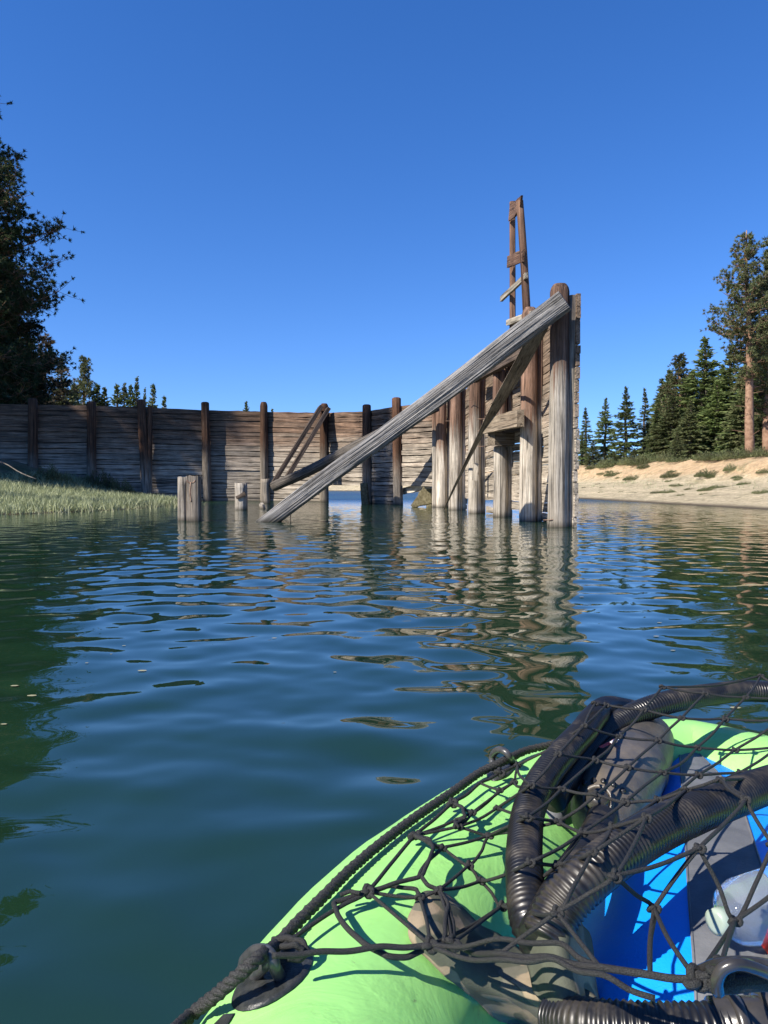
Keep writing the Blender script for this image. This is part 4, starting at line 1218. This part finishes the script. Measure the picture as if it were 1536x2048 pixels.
# welded seam along the inner side, and the pale outer edge welt
def along(angle, off, rad, name, m_, i0=0, i1=149):
    pth = []
    for i in range(i0, i1 + 1):
        c, r_ = TP[i]
        t = (path[min(i + 1, 149)] - path[max(i - 1, 0)]).normalized()
        h_ = Vector((t.y, -t.x, 0)).normalized(); u_ = Vector((0, 0, 1))
        pth.append(c + (h_ * math.cos(angle) + u_ * math.sin(angle)) * (r_ + off))
    v, f = sweep(pth, rad, 6)
    return mk(name, v, f, m_, kayak)
along(R(8), .001, .006, 'seam', M_green)
along(R(172), .001, .006, 'seam', M_green)
# floor: air chambers running lengthwise, blue with a grey band
def floor_strip(name, xa, xb_, ya, yb, m_, z_=0.12, k=1):
    """chambers between two straight edges (x at ya, x at yb)"""
    v, f = [], []
    ny_, nx_ = 26, 10 * k
    for j in range(ny_ + 1):
        t = j / ny_
        y_ = ya + (yb - ya) * t
        l_ = xa[0] + (xa[1] - xa[0]) * t; r2 = xb_[0] + (xb_[1] - xb_[0]) * t
        for i in range(nx_ + 1):
            q = i / nx_
            v.append((l_ + (r2 - l_) * q, y_, z_ + .005 * abs(math.sin(math.pi * q * k)) ** .5))
    for j in range(ny_):
        for i in range(nx_):
            a = j * (nx_ + 1) + i
            f.append((a, a + 1, a + nx_ + 2, a + nx_ + 1))
    return mk(name, v, f, m_, kayak)
fl = P(1372, 1700, .195); fl2 = P(1388, 1960, .195); fr = P(1498, 1650, .195); fr2 = P(1545, 1800, .195)
def lx(a, b_, y): return a.x + (b_.x - a.x) * (y - a.y) / (b_.y - a.y)
y0_, y1_ = -0.9, 1.45
gl = (lx(fl, fl2, .3) - .0 , lx(fl, fl2, y1_)); gr = (lx(fr, fr2, .3), lx(fr, fr2, y1_))
floor_strip('floor_chamber', (0.03, .47), (gl[0], gl[1]), .3, y1_, M_blue, k=1)
floor_strip('floor_stripe', gl, gr, .3, y1_, M_grey, z_=.1206)
floor_strip('floor_chamber', gr, (.92, .72), .3, y1_, M_blue, k=1)
floor_strip('floor_chamber', (-.12, 0.03), (.9, .9), -0.9, .3, M_blue, k=4)

# dark print on the near tube
def surf_patch(name, outline, m_, off, parent, n=10, th=.002):
    """a patch of sheet lying on the tube, outline in photo pixels (closed polygon, filled from its middle)"""
    cx_ = sum(p[0] for p in outline) / len(outline); cy_ = sum(p[1] for p in outline) / len(outline)
    rings = 7; v, f = [], []
    v.append(T(cx_, cy_, off))
    for j in range(1, rings + 1):
        q = j / rings
        o2 = off if j < rings else off * .2
        for (x, y) in outline: v.append(T(cx_ + (x - cx_) * q, cy_ + (y - cy_) * q, o2))
    k = len(outline)
    for i in range(k): f.append((0, 1 + i, 1 + (i + 1) % k))
    for j in range(rings - 1):
        for i in range(k):
            a = 1 + j * k + i; b_ = 1 + j * k + (i + 1) % k
            f.append((a, a + k, b_ + k, b_))
    return mk(name, v, f, m_, parent)
surf_patch('printed_mark', [(428, 2047), (447, 2028), (470, 2026), (462, 2040), (448, 2060), (425, 2064)], M_patch, .0012, kayak)
def oval(cx_, cy_, a, b_, rot, n=28, egg=0.0):
    out = []
    for i in range(n):
        t = 2 * math.pi * i / n
        x = a * math.cos(t); y = b_ * math.sin(t) * (1 + egg * math.cos(t))
        out.append((cx_ + x * math.cos(rot) - y * math.sin(rot), cy_ + x * math.sin(rot) + y * math.cos(rot)))
    return out
surf_patch('ring_patch', oval(543, 1955, 98, 44, R(-38), egg=.15), M_patch, .0035, kayak)
surf_patch('ring_patch', oval(1003, 1536, 34, 20, R(-35)), M_patch, .003, kayak)
def d_ring(pts_, rad, name='d_ring'):
    p, L_ = spline(pts_, 26)
    v, f = sweep(p, rad, 10)
    return mk(name, v, f, M_ring, kayak)
d_ring([T(486, 1940, .0), T(490, 1920, .014), T(510, 1902, .026), T(531, 1902, .030), T(543, 1914, .028), T(550, 1935, .018), T(562, 1958, .0)], .0058)
d_ring([T(545, 1914, .028), T(530, 1932, .02), T(508, 1958, .0)], .005)
d_ring([T(985, 1530, .0), T(985, 1512, .02), T(996, 1500, .033), T(1010, 1503, .034), T(1020, 1514, .025), T(1026, 1524, .0)], .0055)

# twisted rope along the outer tube
def twisted(name, ctrl, rad, pitch, label, cat, parent=None, strands=3, fuzz=0, seed=0):
    p, L_ = spline(ctrl, max(40, int(60 * sum((Vector(ctrl[i + 1]) - Vector(ctrl[i])).length for i in range(len(ctrl) - 1)) / .3)))
    vs, fs = [], []
    t0 = (p[1] - p[0]).normalized(); u = t0.orthogonal().normalized()
    frames = []
    for i, q in enumerate(p):
        t = (p[min(i + 1, len(p) - 1)] - p[max(i - 1, 0)]).normalized()
        u = (u - t * u.dot(t)).normalized(); frames.append((q, u, t.cross(u)))
    step_ = L_ / (len(p) - 1)
    for s in range(strands):
        sp = []
        for i, (q, u_, v2) in enumerate(frames):
            a = 2 * math.pi * (s / strands + i * step_ / pitch)
            sp.append(q + (u_ * math.cos(a) + v2 * math.sin(a)) * rad * .52)
        v, f = sweep(sp, rad * .56, 7)
        o_ = len(vs); vs += v; fs += [tuple(x + o_ for x in t) for t in f]
    o = mk(name, vs, fs, M_rope, parent)
    if label: tag(o, label, cat)
    return o
rope_pts = [(300, 2110, .012), (380, 2032, .014), (430, 1992, .02), (480, 1948, .03), (522, 1912, .034), (556, 1888, .014), (590, 1850, .011), (650, 1790, .011), (705, 1735, .011), (770, 1680, .010), (840, 1628, .010), (905, 1584, .010),
            (960, 1545, .012), (1005, 1524, .016), (1050, 1502, .012), (1100, 1490, .010), (1150, 1478, .010), (1230, 1452, .012)]
twisted('grab_rope', [T(*q) for q in rope_pts], .0066, .024, 'thick black twisted rope running along the outer edge of the green tube', 'rope')

# ------------------------------------------------------------------ hoses
def hose(name, ctrl, rad, label, pitch=.0056, m_=M_hose):
    p, L_ = spline(ctrl, 60)
    k = int(L_ / pitch) * 4
    p, L_ = spline(ctrl, k)
    prof = (0.0, .6, 1.0, .6)
    v, f = sweep(p, lambda i: rad * (0.90 + .11 * prof[i % 4] + .01 * math.sin(i * .013)), 22)
    return tag(mk(name, v, f, m_), label, 'hose')
hose('corrugated_hose', [P(1095, 1905, 0.300), P(1062, 1850, 0.326), P(1050, 1760, 0.341), P(1049, 1690, 0.345), P(1058, 1620, 0.352), P(1085, 1560, 0.364), P(1125, 1508, 0.375), P(1165, 1465, 0.382), P(1188, 1435, 0.379), P(1215, 1415, 0.356), P(1260, 1420, 0.323)],
     .0198, 'muddy black corrugated hose curving up along the green tube, leftmost of the hoses')
hose('corrugated_hose', [P(1105, 1600, 0.323), P(1160, 1520, 0.337), P(1205, 1468, 0.349), P(1262, 1432, 0.364), P(1310, 1412, 0.375), P(1370, 1397, 0.379), P(1430, 1388, 0.375), P(1500, 1382, 0.367), P(1640, 1390, 0.360)],
     .0195, 'black corrugated hose arching across the far side of the kayak to the right edge')
hose('corrugated_hose', [P(1090, 1880, 0.335), P(1118, 1820, 0.355), P(1165, 1765, 0.375), P(1230, 1712, 0.385), P(1310, 1662, 0.388), P(1390, 1625, 0.385), P(1460, 1598, 0.380), P(1540, 1568, 0.375), P(1700, 1520, 0.37)],
     .0222, 'shiny black corrugated hose lying diagonally over the blue floor')
hose('corrugated_hose', [P(1075, 1880, 0.330), P(1110, 1810, 0.341), P(1150, 1745, 0.341), P(1185, 1690, 0.330), P(1205, 1640, 0.315)],
     .0198, 'short brown stained hose end beneath the diagonal hose')
hose('corrugated_hose', [P(1110, 2038, 0.280), P(1180, 2050, 0.302), P(1280, 2058, 0.310), P(1380, 2060, 0.314), P(1450, 2060, 0.314)],
     .0200, 'black corrugated hose along the bottom right edge of the picture')
ft = empty('hose_fitting', P(1500, 2054, 0.314), 'smooth black hose fitting with a raised collar at the bottom right corner', 'hose fitting')
a, b_ = P(1425, 2054, 0.314), P(1660, 2054, 0.314)
def revolve(name, a, b_, prof, m_, parent, n=28):
    pts_ = [a.lerp(b_, t) for t, r_ in prof]
    v, f = sweep(pts_, lambda i: prof[i][1], n)
    return mk(name, v, f, m_, parent)
M_smooth = plain('smooth_black_plastic', (0.02, 0.02, 0.021), 0.25, (0.05, 0.045, 0.04), 30, 0.1, 0.5, 100)
revolve('body', a, b_, [(0, .019), (.01, .0215), (1, .022)], M_smooth, ft)
revolve('collar', a, b_, [(.14, .0225), (.15, .026), (.22, .026), (.23, .0225)], M_smooth, ft)
revolve('collar', a, b_, [(.42, .0225), (.43, .0265), (.55, .0265), (.56, .0225)], M_smooth, ft)
# loose black clip and straps above the fitting
clip = empty('strap_clip', P(1460, 1950, 0.420), 'curved black strap clip resting against the hose fitting', 'clip')
v, f = sweep(spline([P(1436, 1985, 0.416), P(1434, 1960, 0.427), P(1446, 1938, 0.435), P(1475, 1928, 0.439), P(1510, 1936, 0.435), P(1550, 1952, 0.427)], 26)[0], .0042, 8); mk('loop', v, f, M_smooth, clip)
v, f = sweep(spline([P(1400, 1940, 0.412), P(1440, 1926, 0.431), P(1500, 1924, 0.435), P(1580, 1936, 0.427)], 20)[0], .0035, 8); mk('strap', v, f, M_smooth, clip)
v, f = sweep(spline([P(1395, 1962, 0.405), P(1450, 1968, 0.416), P(1520, 1962, 0.416), P(1600, 1968, 0.412)], 20)[0], .0065, 8); mk('strap', v, f, M_cord, clip)

# ------------------------------------------------------------------ pump body
pump = empty('pump', P(1240, 1560, .3), 'muddy dark grey pump body with a row of vent holes, under the net', 'pump')
pa, pb = P(1300, 1462, .31), P(1188, 1662, .29)
pp = [pa.lerp(pb, t) for t in (0, .03, .1, .25, .42, .44, .46, .6, .75, .86, .93, .97, 1.0)]
pr = [.012, .035, .047, .054, .057, .0595, .057, .058, .055, .047, .038, .026, .006]
v, f = sweep(pp, lambda i: pr[i], 36)
mk('casing', v, f, M_pump, pump)
axp = (pb - pa).normalized()
upv = (Vector((0, 0, 1)) - axp * axp.z).normalized(); sdv = axp.cross(upv)
nb = pa.lerp(pb, .90)
for a in range(-3, 4):
    an = R(a * 17)
    dv = (upv * math.cos(an) + sdv * math.sin(an))
    c = pa.lerp(pb, .865) + dv * .0455
    nv = (dv * .75 + axp * .65).normalized()
    v, f = sweep([c - nv * .004, c + nv * .0035], .0042, 10)
    mk('vent_hole', v, f, M_smooth, pump)
c = pa.lerp(pb, .93) + upv * .028; nv = (upv * .6 + axp * .8).normalized()
v, f = sweep([c, c + nv * .012, c + nv * .020, c + nv * .022], lambda i: (.017, .016, .013, .003)[i], 20); mk('outlet', v, f, M_smooth, pump)
ringp = [c + nv * .008 + (nv.orthogonal().normalized() * math.cos(t) + nv.cross(nv.orthogonal().normalized()) * math.sin(t)) * .019 for t in np.linspace(0, 6.283, 24)]
v, f = sweep(ringp, .003, 6); mk('outlet_rim', v, f, M_pump, pump)
c = pa.lerp(pb, .06) + sdv * .043 + upv * .018
c = P(1204, 1490, .365)
tg = mk('label_tag', [P(1197, 1494, .362), P(1204, 1490, .362), P(1236, 1474, .362), P(1233, 1482, .360), P(1206, 1496, .360)], [(0, 1, 2, 3, 4)], M_red, pump)
mk('label_print', [P(1219, 1484, .3635), P(1236, 1473, .3635), P(1238, 1479, .3635), P(1223, 1487, .3635)], [(0, 1, 2, 3)], M_white, pump)
# second grey shape behind: a folded strap end by the hose
v, f = sweep(spline([P(1095, 1690, .22), P(1100, 1640, .26), P(1112, 1590, .28)], 10)[0], lambda i: .022, 10)
tag(mk('grey_bag_strap', v, f, M_grey), 'grey strap end tucked between the left hose and the pump', 'strap')

# blue dry bag lying right under the net
bagx = empty('blue_bag', P(1350, 1800, .2), 'flat bright blue bag with a wide grey band filling the kayak well', 'bag')
YS = [2040, 1990, 1950, 1900, 1850, 1800, 1750, 1700, 1650, 1600, 1540, 1490]
def itp(xs, ys, y):
    for i in range(len(ys) - 1):
        if ys[i] >= y >= ys[i + 1]: return xs[i] + (xs[i + 1] - xs[i]) * (ys[i] - y) / (ys[i] - ys[i + 1])
    return xs[-1]
ks = [2040, 1960, 1900, 1800, 1700, 1600, 1540, 1490]
cl = [[1160, 1145, 1132, 1182, 1237, 1297, 1322, 1345], [1394, 1390, 1386, 1378, 1372, 1366, 1362, 1358], [1620, 1590, 1570, 1545, 1512, 1480, 1430, 1380], [1790, 1790, 1780, 1740, 1690, 1570, 1480, 1400]]
rb = random.Random(4)
wob = {}
def bag_pt(c, y, u):
    px = itp(cl[c], ks, y) * (1 - u) + itp(cl[c + 1], ks, y) * u
    full = (c + u) / 3; e = (y - 1490) / 550
    z = .235 + .065 * (math.sin(math.pi * min(1, max(0, full))) ** .45) * (math.sin(math.pi * min(.97, max(.03, e))) ** .3)
    z += .004 * noise.noise(Vector((px * .012, y * .02, 0)))
    return P(px, y, z)
for c, nm, mt in ((0, 'blue_panel', M_blue), (1, 'grey_band', M_grey), (2, 'blue_panel', M_blue)):
    cols = [i / 7 for i in range(8)]
    v, f = [], []
    for y in YS:
        rowp = [bag_pt(c, y, u) for u in cols]
        if c == 0: rowp = [rowp[0] + Vector((-.004, 0, -.09))] + rowp
        if c == 2: rowp = rowp + [rowp[-1] + Vector((.004, 0, -.09))]
        if nm == 'grey_band': rowp = [p + Vector((0, 0, .0012)) for p in rowp]
        v += rowp
    k = len(rowp)
    for j in range(len(YS) - 1):
        for i in range(k - 1): f.append((j * k + i, j * k + i + 1, (j + 1) * k + i + 1, (j + 1) * k + i))
    mk(nm, v, f, mt, bagx)
v, f = sweep([bag_pt(0, y, 1.0) + Vector((0, 0, .001)) for y in YS], .0016, 6); mk('seam', v, f, M_grey, bagx)
v, f = sweep([bag_pt(2, y, 0.0) + Vector((0, 0, .001)) for y in YS], .0016, 6); mk('seam', v, f, M_grey, bagx)

# clear bottle, red item
bot = empty('water_bottle', P(1490, 1800, .33), 'clear bluish plastic bottle lying on the grey band of the blue bag', 'bottle')
ba, bb_ = P(1450, 1838, .328), P(1640, 1770, .328)
revolve('bottle_body', ba, bb_, [(0, .011), (.04, .016), (.10, .027), (.2, .031), (.5, .0315), (.8, .031), (.97, .029), (1, .015)], M_clear, bot, 32)
revolve('cap', ba + (ba - bb_) * .10, ba, [(0, .008), (.05, .012), (.95, .012), (1, .008)], plain('translucent_cap', (0.30, 0.36, 0.30), 0.3), bot, 20)
v, f = sweep([P(1534, 1905, .30), P(1560, 1885, .31), P(1600, 1875, .31)], lambda i: (.008, .018, .02)[i], 16)
tag(mk('red_canister', v, f, M_red), 'red rounded thing just showing at the right edge under the bottle', 'canister')
# dark strap across the blue floor
a = [P(1216, 1760, .108), P(1200, 1860, .108), P(1188, 1970, .108)]

# ------------------------------------------------------------------ camouflage bag
def sheet(name, rows_, m_, sub=2, thick=.006, label=None, cat=None):
    """cloth surface through a grid of points, smoothed, with thickness"""
    nr, nc = len(rows_), len(rows_[0])
    v = [p for r_ in rows_ for p in r_]
    f = [(j * nc + i, j * nc + i + 1, (j + 1) * nc + i + 1, (j + 1) * nc + i) for j in range(nr - 1) for i in range(nc - 1)]
    o = mk(name, v, f, m_)
    s = o.modifiers.new('smooth', 'SUBSURF'); s.levels = sub + 1; s.render_levels = sub + 1
    t = o.modifiers.new('thick', 'SOLIDIFY'); t.thickness = thick; t.offset = 0
    tx = bpy.data.textures.new(name, 'CLOUDS'); tx.noise_scale = .05
    dsp = o.modifiers.new('folds', 'DISPLACE'); dsp.texture = tx; dsp.strength = .010; dsp.mid_level = .5
    if label: tag(o, label, cat)
    return o
rw = [
 [T(840, 1790, .006), T(862, 1782, .010), T(885, 1786, .008), T(905, 1800, .006)],
 [T(822, 1830, .008), T(862, 1828, .022), T(905, 1836, .020), T(950, 1845, .008)],
 [T(812, 1870, .008), T(862, 1880, .026), T(930, 1880, .024), T(1000, 1880, .010)],
 [T(850, 1905, .006), T(910, 1920, .026), T(990, 1920, .028), T(1070, 1915, .04)],
 [T(900, 1960, .006), T(965, 1975, .022), T(1050, 1965, .05), P(1130, 1950, .30)],
 [T(965, 2010, .006), T(1030, 2020, .024), P(1110, 2010, .30), P(1190, 1990, .30)],
 [T(1040, 2075, .006), T(1100, 2085, .024), P(1170, 2080, .30), P(1270, 2060, .30)],
]
sheet('camouflage_bag', rw, M_camo, 2, .006, 'tan and green camouflage cloth bag draped over the inside of the green tube', 'bag')
rw = [
 [P(1060, 1870, .30), P(1080, 1835, .335), P(1110, 1822, .35), P(1150, 1830, .34), P(1175, 1860, .31)],
 [P(1050, 1905, .30), P(1085, 1880, .34), P(1120, 1870, .355), P(1155, 1875, .34), P(1180, 1900, .29)],
 [P(1060, 1960, .29), P(1095, 1940, .32), P(1130, 1935, .33), P(1160, 1940, .31), P(1185, 1960, .26)],
 [P(1080, 2010, .28), P(1120, 2000, .31), P(1150, 2000, .31), P(1180, 2005, .29), P(1200, 2020, .25)],
]
sheet('hose_sleeve', rw, M_camo, 2, .006, 'muddy olive cloth sleeve where the hose ends come together', 'cloth sleeve')

# ------------------------------------------------------------------ cargo net
net = empty('cargo_net', P(1200, 1700, .38), 'black knotted cargo net stretched over the kayak bow', 'net')
ND = {}
def nd(k, px, py, z=None, off=None):
    ND[k] = P(px, py, z) if z is not None else T(px, py, off)
# nodes read along the net; z = height over the lake, off = height over the green tube
for k, a in {
 'a1': (1190, 1407, 0.413, None), 'a2': (1212, 1410, 0.405, None), 'a3': (1287, 1420, 0.405, None), 'a4': (1325, 1374, 0.420, None), 'a5': (1363, 1436, 0.398, None), 'a6': (1410, 1387, 0.413, None),
 'a7': (1450, 1438, 0.390, None), 'a8': (1491, 1395, 0.405, None), 'a9': (1521, 1352, 0.413, None), 'a10': (1560, 1440, 0.390, None), 'a11': (1600, 1400, 0.398, None),
 'b1': (1168, 1452, 0.413, None), 'b2': (1237, 1473, 0.390, None), 'b3': (1316, 1481, 0.383, None), 'b4': (1395, 1495, 0.368, None), 'b5': (1470, 1500, 0.360, None), 'b6': (1556, 1494, 0.360, None),
 'c1': (1116, 1508, 0.405, None), 'c2': (1190, 1520, 0.383, None), 'c3': (1255, 1535, 0.383, None), 'c4': (1325, 1545, 0.376, None), 'c5': (1396, 1550, 0.368, None), 'c6': (1480, 1545, 0.360, None), 'c7': (1570, 1530, 0.360, None),
 'd1': (1062, 1571, 0.390, None), 'd2': (1123, 1578, 0.376, None), 'd3': (1192, 1590, 0.383, None), 'd4': (1250, 1605, 0.383, None), 'd5': (1315, 1600, 0.390, None), 'd6': (1372, 1580, 0.405, None), 'd7': (1440, 1560, 0.420, None), 
 'e0': (1028, 1564, None, .016), 'e1': (995, 1616, None, .018), 'e2': (1055, 1634, 0.379, None), 'e3': (1115, 1644, 0.360, None), 'e4': (1165, 1665, 0.376, None), 'e5': (1225, 1655, 0.405, None), 'e6': (1292, 1636, 0.435, None),
 'f1': (980, 1672, None, .022), 'f2': (1060, 1725, 0.379, None), 'f3': (1115, 1730, 0.368, None), 'f4': (1184, 1706, 0.413, None), 'f5': (1490, 1600, 0.443, None),
 'g1': (962, 1762, None, .024), 'g2': (1004, 1812, None, .03), 'g3': (1114, 1825, 0.398, None), 'g4': (1230, 1752, 0.435, None), 'g5': (1308, 1817, 0.398, None), 'g6': (1398, 1697, 0.435, None), 'g7': (1470, 1842, 0.383, None), 'g8': (1580, 1760, 0.405, None), 'g9': (1545, 1690, 0.420, None),
 'h1': (938, 1730, None, .022), 'h2': (885, 1695, None, .018), 'h3': (978, 1671, None, .02), 'h4': (918, 1653, None, .018), 'h5': (878, 1780, None, .03), 'h6': (840, 1795, None, .02),
 'm0': (545, 1911, None, .040), 'm1': (640, 1903, None, .03), 'm2': (760, 1893, None, .03), 'm3': (860, 1890, None, .04), 'm4': (905, 1886, None, .045), 'm5': (1000, 1908, 0.360, None), 'm6': (1100, 1915, 0.383, None), 'm7': (1200, 1935, 0.398, None), 'm8': (1300, 1950, 0.405, None),
 'm9': (1392, 1958, 0.413, None), 'm10': (1440, 1940, 0.424, None), 'm11': (1600, 1955, 0.420, None),
 'p1': (650, 1832, None, .014), 'p2': (735, 1783, None, .016), 'p3': (830, 1671, None, .014), 'p4': (905, 1606, None, .014), 'p5': (960, 1566, None, .014), 'p6': (1000, 1545, None, .016), 'p0': (560, 1896, None, .018),
 'q1': (1000, 1580, None, .016), 'q2': (945, 1625, None, .016), 'q3': (1035, 1530, None, .02), 
}.items():
    nd(k, *a)
rk = random.Random(9)
def cord(pts_, rad=.0019, sag=.0, name='cord'):
    pts_ = [ND[p] if isinstance(p, str) else p for p in pts_]
    q = []
    for i in range(len(pts_) - 1):
        a, b_ = pts_[i], pts_[i + 1]
        q.append(a)
        L_ = (b_ - a).length
        q.append(a.lerp(b_, .5) + Vector((rk.uniform(-.025, .025) * L_, rk.uniform(-.02, .02) * L_, -L_ * (sag + rk.uniform(.0, .03)))))
    q.append(pts_[-1])
    p, L_ = spline(q, max(8, len(q) * 6))
    v, f = sweep(p, rad, 7)
    return mk(name, v, f, M_cord, net)
chains = [
 ['a1', 'a2', 'a3', 'a5', 'a7', 'a10'], ['b1', 'a1'], ['b1', 'a2'], ['a4', 'a6', 'a8', 'a11'], ['a3', 'a4'], ['a4', 'a9'], ['a9', 'a11'],
 ['b1', 'b2', 'b3', 'b4', 'b5', 'b6'], ['c1', 'b1'], ['c1', 'c2', 'c3', 'c4', 'c5', 'c6', 'c7'], ['d1', 'c1'], ['d1', 'd2', 'd3', 'd4', 'd5', 'd6', 'd7', 'f5'],
 ['c2', 'b2', 'a3'], ['c3', 'b3', 'a5', 'a6'], ['c4', 'b4', 'a7', 'a8', 'a9'], ['c5', 'b5', 'a10'], ['c6', 'b6'],
 ['d2', 'c2'], ['d3', 'c3'], ['d4', 'c4'], ['d5', 'c5'], ['d6', 'c6'], ['d7', 'c7'],
 ['q3', 'd1'], ['e0', 'd1'], ['q1', 'e0', 'q3'], ['p6', 'q3', 'b1'], ['q2', 'e0'],
 ['e1', 'e2', 'e3', 'e4', 'e5', 'e6'], ['e2', 'd2'], ['e3', 'd3'], ['e4', 'd4'], ['e5', 'd5'], ['e6', 'd6'], ['e1', 'd1'],
 ['h4', 'e1'], ['h4', 'h3', 'e2'], ['h3', 'e2'], ['h2', 'h3'], ['h2', 'h1', 'f1', 'e3'], ['h1', 'g1', 'f2', 'e4'], ['f2', 'f3', 'f4', 'e6'], ['f3', 'e4'], ['f4', 'e5'],
 ['g1', 'g2', 'f3'], ['h5', 'g1'], ['h5', 'h1'], ['g2', 'g3', 'f4'], ['m3', 'g2'], ['m4', 'g2'], ['m5', 'g3'], ['g3', 'g4', 'e6'], ['g3', 'm7'], ['g4', 'g5', 'm8'], ['g5', 'g6', 'f5', 'd7'], ['g4', 'g6'],
 ['g6', 'g7', 'g9'], ['g7', 'g8'], ['g7', 'm10'], ['g7', 'm9'], ['g5', 'm9'], ['f5', 'g9', 'g8'], ['m8', 'g5'],
 ['p2', 'h6', 'h5'], ['p2', 'm3'], ['p3', 'h4'], ['p3', 'h2'], ['p4', 'q2', 'q1'], ['q2', 'h4'], ['p5', 'q1'], ['p3', 'q2'], ['h6', 'm3'], ['h5', 'm4'], 
]
for c_ in chains: cord(c_)
cord(['m0', 'm1', 'm2', 'm3', 'm4', 'm5', 'm6', 'm7', 'm8', 'm9', 'm10', 'm11'], .0027, .01)
cord([ND['m3'] + Vector((.004, -.012, .004)), ND['m5'] + Vector((0, -.012, .003)), ND['m6'] + Vector((0, -.008, .004)), ND['m7'] + Vector((0, -.012, .002)), ND['m8'] + Vector((0, -.010, -.01))], .0022, .03)
cord([ND['m3'], ND['m5'] + Vector((0, .014, .004)), ND['m6'] + Vector((.01, .008, .006)), ND['m7']], .0022, .02)
cord(['p0', 'p1', 'p2', 'p3', 'p4', 'p5', 'p6', 'q3'], .0023, .0)
# loose loops on the green tube
for lp, rd in [([(735, 1785, .016), (700, 1795, .016), (668, 1806, .016), (675, 1828, .018), (700, 1862, .018), (735, 1892, .022), (775, 1912, .022), (815, 1914, .024), (845, 1900, .03)], .0042),
               ([(735, 1783, .016), (790, 1766, .02), (842, 1752, .024), (858, 1720, .028), (866, 1695, .026), (858, 1678, .02), (832, 1671, .018)], .0036),
               ([(842, 1752, .024), (856, 1770, .024), (880, 1780, .026)], .0036), ([(885, 1695, .018), (862, 1716, .02), (843, 1740, .024), (838, 1752, .024)], .0034),
               ([(830, 1671, .018), (850, 1680, .022), (868, 1692, .02), (885, 1695, .018)], .0044),
               ([(905, 1606, .014), (925, 1615, .02), (930, 1635, .024), (912, 1640, .02), (908, 1655, .02)], .0036), ([(930, 1635, .022), (912, 1648, .022), (918, 1655, .02)], .0034),
               ([(735, 1783, .016), (780, 1772, .012), (830, 1778, .016), (842, 1793, .02)], .0034), ([(878, 1780, .03), (896, 1810, .035), (890, 1850, .04), (888, 1882, .045)], .0036),
               ([(896, 1810, .035), (906, 1845, .038), (908, 1884, .045)], .0034), ([(720, 1786, .02), (700, 1783, .02), (680, 1790, .018)], .0034),
               ([(545, 1880, .02), (575, 1876, .02), (605, 1884, .02), (614, 1905, .014), (600, 1918, .014), (575, 1915, .02)], .0048),
               ([(562, 1893, .022), (590, 1890, .024), (606, 1900, .018)], .0042)]:
    cord([T(*q) for q in lp], rd * .68)
def knot(p, s=1.0):
    vs, fs = [], []
    # an overhand knot: a small trefoil of cord
    K = []
    ax_ = Vector((rk.gauss(0, .3), rk.gauss(0, .3), 1)).normalized(); u = ax_.orthogonal().normalized(); v2 = ax_.cross(u)
    for i in range(26):
        t = 2 * math.pi * i / 25
        x = math.sin(t) + 2 * math.sin(2 * t); y = math.cos(t) - 2 * math.cos(2 * t); z = -math.sin(3 * t)
        K.append(p + (u * x + v2 * y + ax_ * z * 1.1) * .0016 * s)
    v, f = sweep(K, .0021 * s, 6)
    return mk('knot', v, f, M_cord, net)
for k, p in ND.items():
    if k[0] in 'abcdefghq' : knot(p)
for k in ('p2', 'p3', 'p4', 'm3', 'm4', 'm10', 'm9', 'p6'): knot(ND[k], 1.5)
